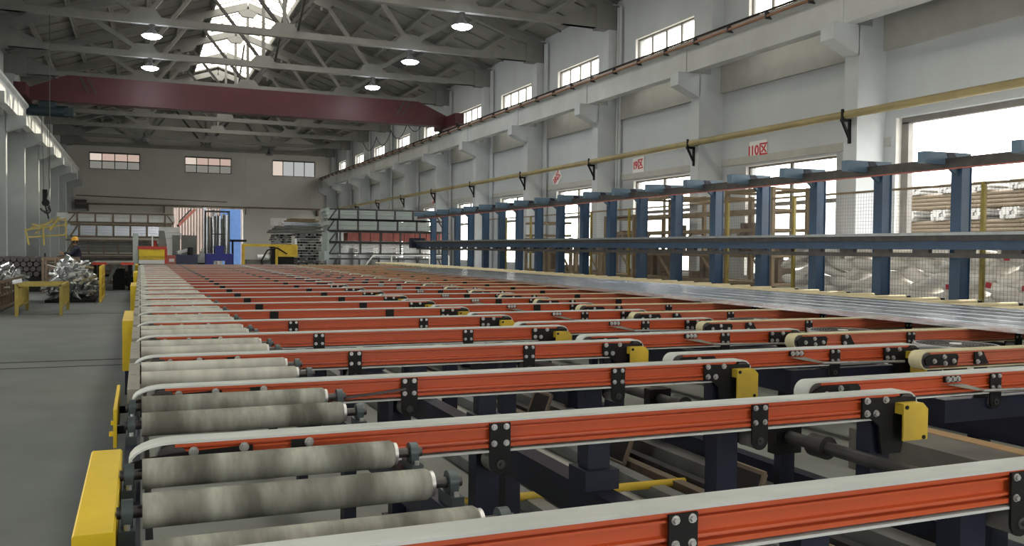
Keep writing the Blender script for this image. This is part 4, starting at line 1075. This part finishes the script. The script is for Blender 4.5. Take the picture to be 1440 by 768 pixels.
# ================================================================== FAR END
def basket(t, xs, z0, h, y0, y1, m, tilt=0.15):
    x0, x1 = xs
    n = 6
    for k in range(n):
        x = x0+(x1-x0)*(k+0.5)/n
        MB().box(x-0.04, x+0.04, y0-0.04, y0+0.04, z0, z0+h).build('upright', m, t)
    for z in (z0+0.02, z0+h): MB().box(x0, x1, y0-0.05, y0+0.05, z-0.05, z+0.03).build('cross_rail', m, t)
    MB().bar((x0, y0, z0+0.03), (x0+0.35, y0, z0+h), 0.06, 0.06).build('end_brace', m, t)
    MB().bar((x1, y0, z0+0.03), (x1-0.35, y0, z0+h), 0.06, 0.06).build('end_brace', m, t)
    for k in (0, n-1):
        x = x0+(x1-x0)*(k+0.5)/n
        MB().box(x-0.04, x+0.04, y0, y1, z0-0.03, z0+0.05).build('bearer', m, t)
def bundle(name, label, x0, x1, y0, y1, z0, z1, m, group, rows=3, slant=0.0):
    t = thing(name, label, 'profiles', ((x0+x1)/2, (y0+y1)/2, z0), group)
    L = (x1-x0)/2; D = (y1-y0)/2; h = (z1-z0)/rows
    for r in range(rows):
        e0 = random.uniform(-0.12, 0.12); e1 = random.uniform(-0.12, 0.12)
        MB().box(-L+e0, L+e1, -D+0.02*r, D, h*r+0.006, h*(r+1)-0.006).build('profile_layer', m, t)
t = thing('left_stack_racks', 'rusty brown racks stacked in four tiers at far left', 'rack', (-1.2, 50, 0))
TL = [(0.30, 1.30), (1.30, 2.0), (2.06, 2.66), (2.72, 3.2)]
basket(t, (-2.6, 1.6), 0.10, 0.9, -0.55, 0.9, 'brown'); basket(t, (-2.2, 1.9), 1.12, 0.72, -0.55, 0.9, 'brown')
basket(t, (-2.0, 2.7), 2.0, 0.62, -0.55, 0.9, 'brown'); basket(t, (-2.1, 2.8), 2.70, 0.5, -0.55, 0.9, 'brown')
bundle('profile_bundle', 'dull grey profile bundle in bottom tier of the left racks', -3.6, 1.0, 49.6, 50.8, 0.30, 1.05, 'alu_dark', 'profiles in the left racks')
bundle('profile_bundle', 'grey profile bundle in the second tier of the left racks', -3.2, 0.9, 49.6, 50.8, 1.22, 1.86, 'greybox', 'profiles in the left racks', 4)
bundle('profile_bundle', 'light grey profile bundle in third tier of the left racks', -3.4, 0.95, 49.6, 50.8, 2.07, 2.62, 'alu', 'profiles in the left racks', 4)
bundle('profile_bundle', 'white profile bundle in the top tier of the left racks', -3.75, 1.62, 49.6, 50.8, 2.77, 3.20, 'alu_white', 'profiles in the left racks', 2)
bundle('profile_bundle', 'white wrapped profile ends right of the left racks', 1.0, 1.9, 49.2, 50.8, 1.1, 2.55, 'alu_white', 'profiles in the left racks', 5)
bundle('profile_bundle', 'dark profile layer under the left racks', -2.9, 1.2, 49.0, 50.8, 0.02, 0.28, 'black', 'profiles in the left racks', 2)
t = thing('right_stack_racks', 'dark steel racks stacked in tiers at the far right end', 'rack', (11.2, 44, 0))
for z0, h, xs in ((2.95, 0.52, (-2.7, 2.9)), (2.40, 0.55, (-2.8, 3.2)), (1.86, 0.52, (-2.7, 3.4)), (1.28, 0.55, (-2.7, 3.4)), (0.15, 0.9, (-2.7, 3.2))):
    basket(t, xs, z0, h, -0.5, 1.2, 'dark_steel')
for lab, x0, x1, z0, z1, m, rw in (('mint white wrapped bundle in top tier of the right racks', 8.35, 13.6, 3.02, 3.52, 'mint', 3),
                     ('pale mint bundle in the second tier of the right racks', 8.45, 13.6, 2.47, 2.90, 'mint', 2),
                     ('pale wrapped bundle ends at left of the right racks', 8.40, 8.88, 0.95, 2.34, 'mint', 3)):
    bundle('profile_bundle', lab, x0, x1, 43.75, 45.2, z0, z1, m, 'profiles in the right racks', rw)
for k in range(9):
    o = MB().box(-0.27, 0.27, -0.5, 0.5, 0, 0.40+0.04*(k % 3)).build('red_crate', 'redbrown', None, (9.75+0.58*k, 44.4, 1.93)); tag(o, 'dull red wrapped pack in the third tier of right racks, %s from the left' % nth(k), 'pack', 'red packs in the right racks')
bundle('profile_bundle', 'shiny film wrapped bundle hanging over the fourth tier of right racks', 9.2, 14.0, 43.6, 44.6, 1.56, 1.82, 'film', 'profiles in the right racks', 2)
bundle('profile_bundle', 'shiny film wrapped bundle in the bottom tier of the right racks', 10.0, 14.2, 43.6, 44.6, 1.36, 1.54, 'film', 'profiles in the right racks', 2)
o = MB().ext([(0, 0), (0.5, 0.05), (0.42, -0.15), (0.3, -0.62), (0.12, -0.75), (0.15, -0.2)], 'y', 0, 0.03).build('hanging_film', 'film', None, (9.1, 43.57, 1.86)); tag(o, 'torn clear plastic film hanging off the bundle', 'plastic film')
t = thing('white_guard_rail', 'low white tubular rail before the right racks', 'rail', (11.2, 42.0, 0))
MB().tube([(-1.2, 0, 0.85), (-0.9, 0, 1.22), (2.9, 0, 1.22), (2.9, 0, 0.0)], 0.035, 8).build('top_tube', 'alu_white', t)
for x in (-1.2, 0.0, 1.9): MB().cyl((x, 0, 0), (x, 0, 0.85 if x < -1 else 1.22), 0.035, 8).build('post', 'alu_white', t)
# dark profile stacks
for i, (x0, x1, z1, lab) in enumerate(((6.4, 7.25, 2.20, 'dark grey profile stack left of the tall dark stack'), (7.55, 8.8, 2.30, 'tall dark grey profile stack beside the mint bundles'))):
    t = thing('dark_profile_stack', lab, 'profiles', ((x0+x1)/2, 47.6, 0), 'dark profile stacks at the far end')
    rr = random.Random(20+i); W = (x1-x0)/2; z = 0.25
    MB().box(-W, W, -0.3, 1.2, 0.0, 0.25).build('skid', 'black', t)
    while z < z1:
        h = rr.uniform(0.10, 0.18)
        MB().box(-W+rr.uniform(-0.1, 0.15), W+rr.uniform(-0.1, 0.1), -0.3+rr.uniform(-0.08, 0.08), 1.2, z, z+h*0.8).build('profile_layer', 'alu_dark', t)
        n = 9
        for k in range(n):
            if rr.random() < 0.6: x = -W+2*W*(k+0.5)/n; MB().box(x-0.05, x+0.05, -0.42, -0.3, z+0.01, z+h*0.75).build('profile_end', 'black' if rr.random() < 0.6 else 'rail_top', t)
        z += h
for k in range(4):
    bundle('pale_profile_bundle', ['lowest', 'second', 'third', 'topmost'][k]+' pale grey bundle on top of the dark stacks', 6.3+0.28*k, 8.9-0.1*k, 47.3, 48.8, 2.31+0.20*k, 2.49+0.20*k, ('greybox', 'alu_dark', 'alu', 'tanframe')[k], 'pale bundles on the dark stacks', 2)
o = MB().box(-0.65, 0.65, -0.03, 0.0, 0, 0.62).build('window_stand_in', 'sign', None, (10.55, YF-0.005, 3.35)); tag(o, 'small white panel standing in for a window in the far wall above dark stacks', 'board')  # white panel put in where a small bright window would show
# doorway view: yard facade
t = thing('yard_facade', 'pinkish corrugated facade seen through the far doorway', 'facade', (5.0, 83.0, 0))
for k in range(34): MB().box(-4.2+0.24*k, -4.2+0.24*k+0.13, -0.05, 0.2, -0.3, 7).build('rib', 'facade', t)
MB().box(-4.5, 4.5, 0.1, 0.3, -0.3, 7).build('sheet', 'facade', t)
o = MB().box(-0.85, 0.85, -0.05, 0.10, 0, 5.2).build('blue_gate', 'facade_blue', None, (7.35, 82.0, -0.2)); tag(o, 'blue steel gate leaf outside the far doorway', 'gate')
t = thing('orange_brace', 'sloping orange brace seen in the far doorway', 'brace', (3.4, 80.0, 3.4))
MB().bar((-0.5, 0, -0.2), (0.9, 0, 1.3), 0.2, 0.22).build('bar', mat('yard_orange', (0.10, 0.022, 0.012), 0.6), t)
MB().bar((-0.5, 0.1, 0.05), (0.6, 0.1, 1.3), 0.1, 0.12).build('tie', 'black', t)
MB().box(-0.62, -0.42, -0.1, 0.1, -3.6, 1.3).build('stanchion', 'facade', t)
for k in range(5):
    o = MB().box(-0.10, 0.10, -0.08, 0.08, -0.02, 4.6-0.15*k).build('upright_profile', 'alu_white' if k % 2 else 'alu', None, (4.7+0.40*k, 74.2, 0.03)); o.rotation_euler = (0.02, 0.05*(k % 2), 0); tag(o, 'tall pale profile leaning in the far doorway, %s from the left' % nth(k), 'profile', 'profiles in the far doorway')
# machines at the end of the table
t = thing('stretcher_head', 'red and yellow machine head at end of the rollers', 'machine', (0.45, 39.0, 0))
MB().box(-0.50, 0.50, -0.3, 0.6, 0.0, 0.86).build('base', 'navy', t)
MB().box(-0.50, 0.48, -0.35, 0.5, 0.86, 1.02).build('white_bed', 'alu_white', t)
MB().box(-0.50, 0.48, -0.36, 0.4, 1.02, 1.16).build('lower_yellow', 'ochre', t)
MB().box(-0.50, 0.46, -0.38, 0.4, 1.16, 1.44).build('yellow_beam', 'yellow', t)
MB().box(-0.54, 0.54, -0.40, 0.5, 1.44, 1.56).build('red_cap', 'red', t)
MB().box(0.46, 0.56, -0.36, 0.5, 0.86, 1.50).build('red_side', 'red', t)
MB().ext([(0.25, 1.56), (0.56, 1.56), (0.46, 2.2), (0.25, 2.2)], 'y', -0.2, 0.3).build('grey_post', 'greybox', t)
MB().box(-0.72, -0.52, -0.2, 0.2, 0.0, 2.08).build('mint_cabinet', 'mint', t)
MB().box(-0.02, 0.04, -0.1, 0.0, 1.56, 2.0).build('lever', 'alu_white', t)
MB().cyl((0.12, 0, 1.56), (0.12, 0, 1.78), 0.06, 10).build('red_button_post', 'red', t)
t = thing('red_cart', 'small dark red cart with white label near blue bin', 'cart', (1.12, 39.6, 0))
MB().box(-0.16, 0.24, -0.3, 0.3, 0.0, 1.20).build('body', 'redbrown', t)
MB().box(-0.02, 0.18, -0.31, -0.30, 0.93, 1.06).build('label', 'sign', t)
t = thing('slate_bin', 'slate blue bin with grey cabinets behind it', 'bin', (1.78, 40.2, 0))
MB().ext([(-0.42, 0.0), (0.42, 0.0), (0.48, 1.22), (-0.48, 1.22)], 'y', -0.3, 0.5).build('bin', 'bin', t)
MB().box(-0.50, -0.20, 0.55, 0.9, 0.0, 2.05).build('cabinet', 'greybox', t)
MB().box(-0.14, 0.46, 0.55, 0.9, 0.0, 2.05).build('cabinet', 'greybox', t)
MB().bar((-0.35, 0.0, 1.3), (0.1, 0.2, 1.42), 0.16, 0.12).build('offcut', 'alu_white', t)
MB().cyl((0.18, 0, 1.22), (0.2, 0.1, 1.5), 0.12, 10).build('motor', 'black', t)
for k in range(5):
    o = MB().box(-0.32+0.05*k, 0.30, -0.2, 0.3, 0, 0.12).build('pale_offcut_box', 'alu_white', None, (2.62, 41.6, 0.86+0.125*k)); o.rotation_euler = (0, 0, 0.2*(k % 3-1)); tag(o, 'pale flat carton in the small pile by the blue base, %s from the bottom' % nth(k), 'carton', 'cartons by the blue machine')
o = MB().box(-0.34, 0.32, -0.3, 0.4, 0, 0.855).build('carton_stand', 'black', None, (2.62, 41.6, 0)); tag(o, 'black stand under the pale cartons', 'stand')
t = thing('tube_basket', 'tall cage of upright grey tubes on a bright blue base', 'basket', (3.05, 39.6, 0))
MB().ext([(-0.52, 0.0), (-0.52, 1.28), (0.56, 1.28), (0.56, 0.0), (0.34, 0.0), (0.30, 0.98), (-0.22, 0.98), (-0.26, 0.0)], 'y', -0.4, 0.4).build('blue_base', 'cobalt', t)
MB().box(-0.14, 0.18, -0.38, 0.1, 1.28, 1.62).build('blue_motor', 'cobalt', t)
for x in (-0.52, 0.42):
    for y in (-0.3, 0.3): MB().box(x-0.02, x+0.02, y-0.02, y+0.02, 1.28, 3.08).build('cage_post', 'dark_steel', t)
for z in (3.06, 2.1): MB().box(-0.54, 0.44, -0.32, 0.32, z-0.03, z+0.02).build('cage_rail', 'dark_steel', t) if z > 3 else MB().box(-0.27, 0.25, -0.33, -0.29, z-0.02, z+0.02).build('cage_rail', 'dark_steel', t)
for x in (-0.27, 0.22): MB().box(x-0.02, x+0.02, -0.33, -0.29, 1.28, 2.4).build('cage_post', 'dark_steel', t)
for k in range(11):
    x = -0.46+0.085*k; MB().cyl((x, -0.12+0.1*(k % 3), 1.29), (x+random.uniform(-0.03, 0.03), -0.12+0.1*(k % 3), 2.75+0.2*random.random()), 0.04, 8).build('tube', 'greybox' if k % 3 else 'alu', t)
t = thing('yellow_machine', 'dull yellow gantry machine at the end of the tables', 'machine', (5.0, 38.4, 0))
MB().box(-1.08, 1.15, 0.0, 0.3, 1.60, 1.70).build('top_beam', 'ochre', t)
MB().box(0.34, 1.15, -0.1, 0.6, 1.18, 1.66).build('head_box', 'ochre', t)
for x in (-1.05, 0.28): MB().box(x-0.05, x+0.05, -0.1, 0.0, 0.0, 1.66).build('leg', 'ochre', t)
MB().box(0.08, 0.24, -0.05, 0.4, 0.4, 1.6).build('dark_column', 'black', t)
MB().box(-0.9, 0.1, 0.2, 1.0, 0.0, 1.05).build('machine_body', 'greybox', t)
MB().cyl((-0.5, 0.0, 1.15), (-0.05, 0.0, 1.15), 0.12, 14).build('white_drum', 'alu_white', t)
MB().box(0.4, 1.0, -0.05, 0.5, 0.85, 1.18).build('spindle_block', 'black', t)
MB().cyl((1.05, -0.1, 1.7), (1.05, -0.1, 1.95), 0.06, 10).build('white_bottle', 'alu_white', t)
MB().tube([(-0.2, -0.12, 0.5), (-0.35, -0.12, 1.0), (-0.1, -0.12, 1.45), (0.3, -0.12, 1.55), (0.7, -0.14, 1.3)], 0.03, 8).build('hose', 'black', t)
t = thing('door_rail_stand', 'thin dark railing left of the yellow machine', 'railing', (3.85, 42.0, 0))
for x in (-0.25, 0.0): MB().box(x-0.04, x+0.04, -0.04, 0.04, 0, 1.85).build('post', 'black', t)
MB().box(-0.6, 0.6, -0.04, 0.04, 1.80, 1.90).build('rail', 'black', t)
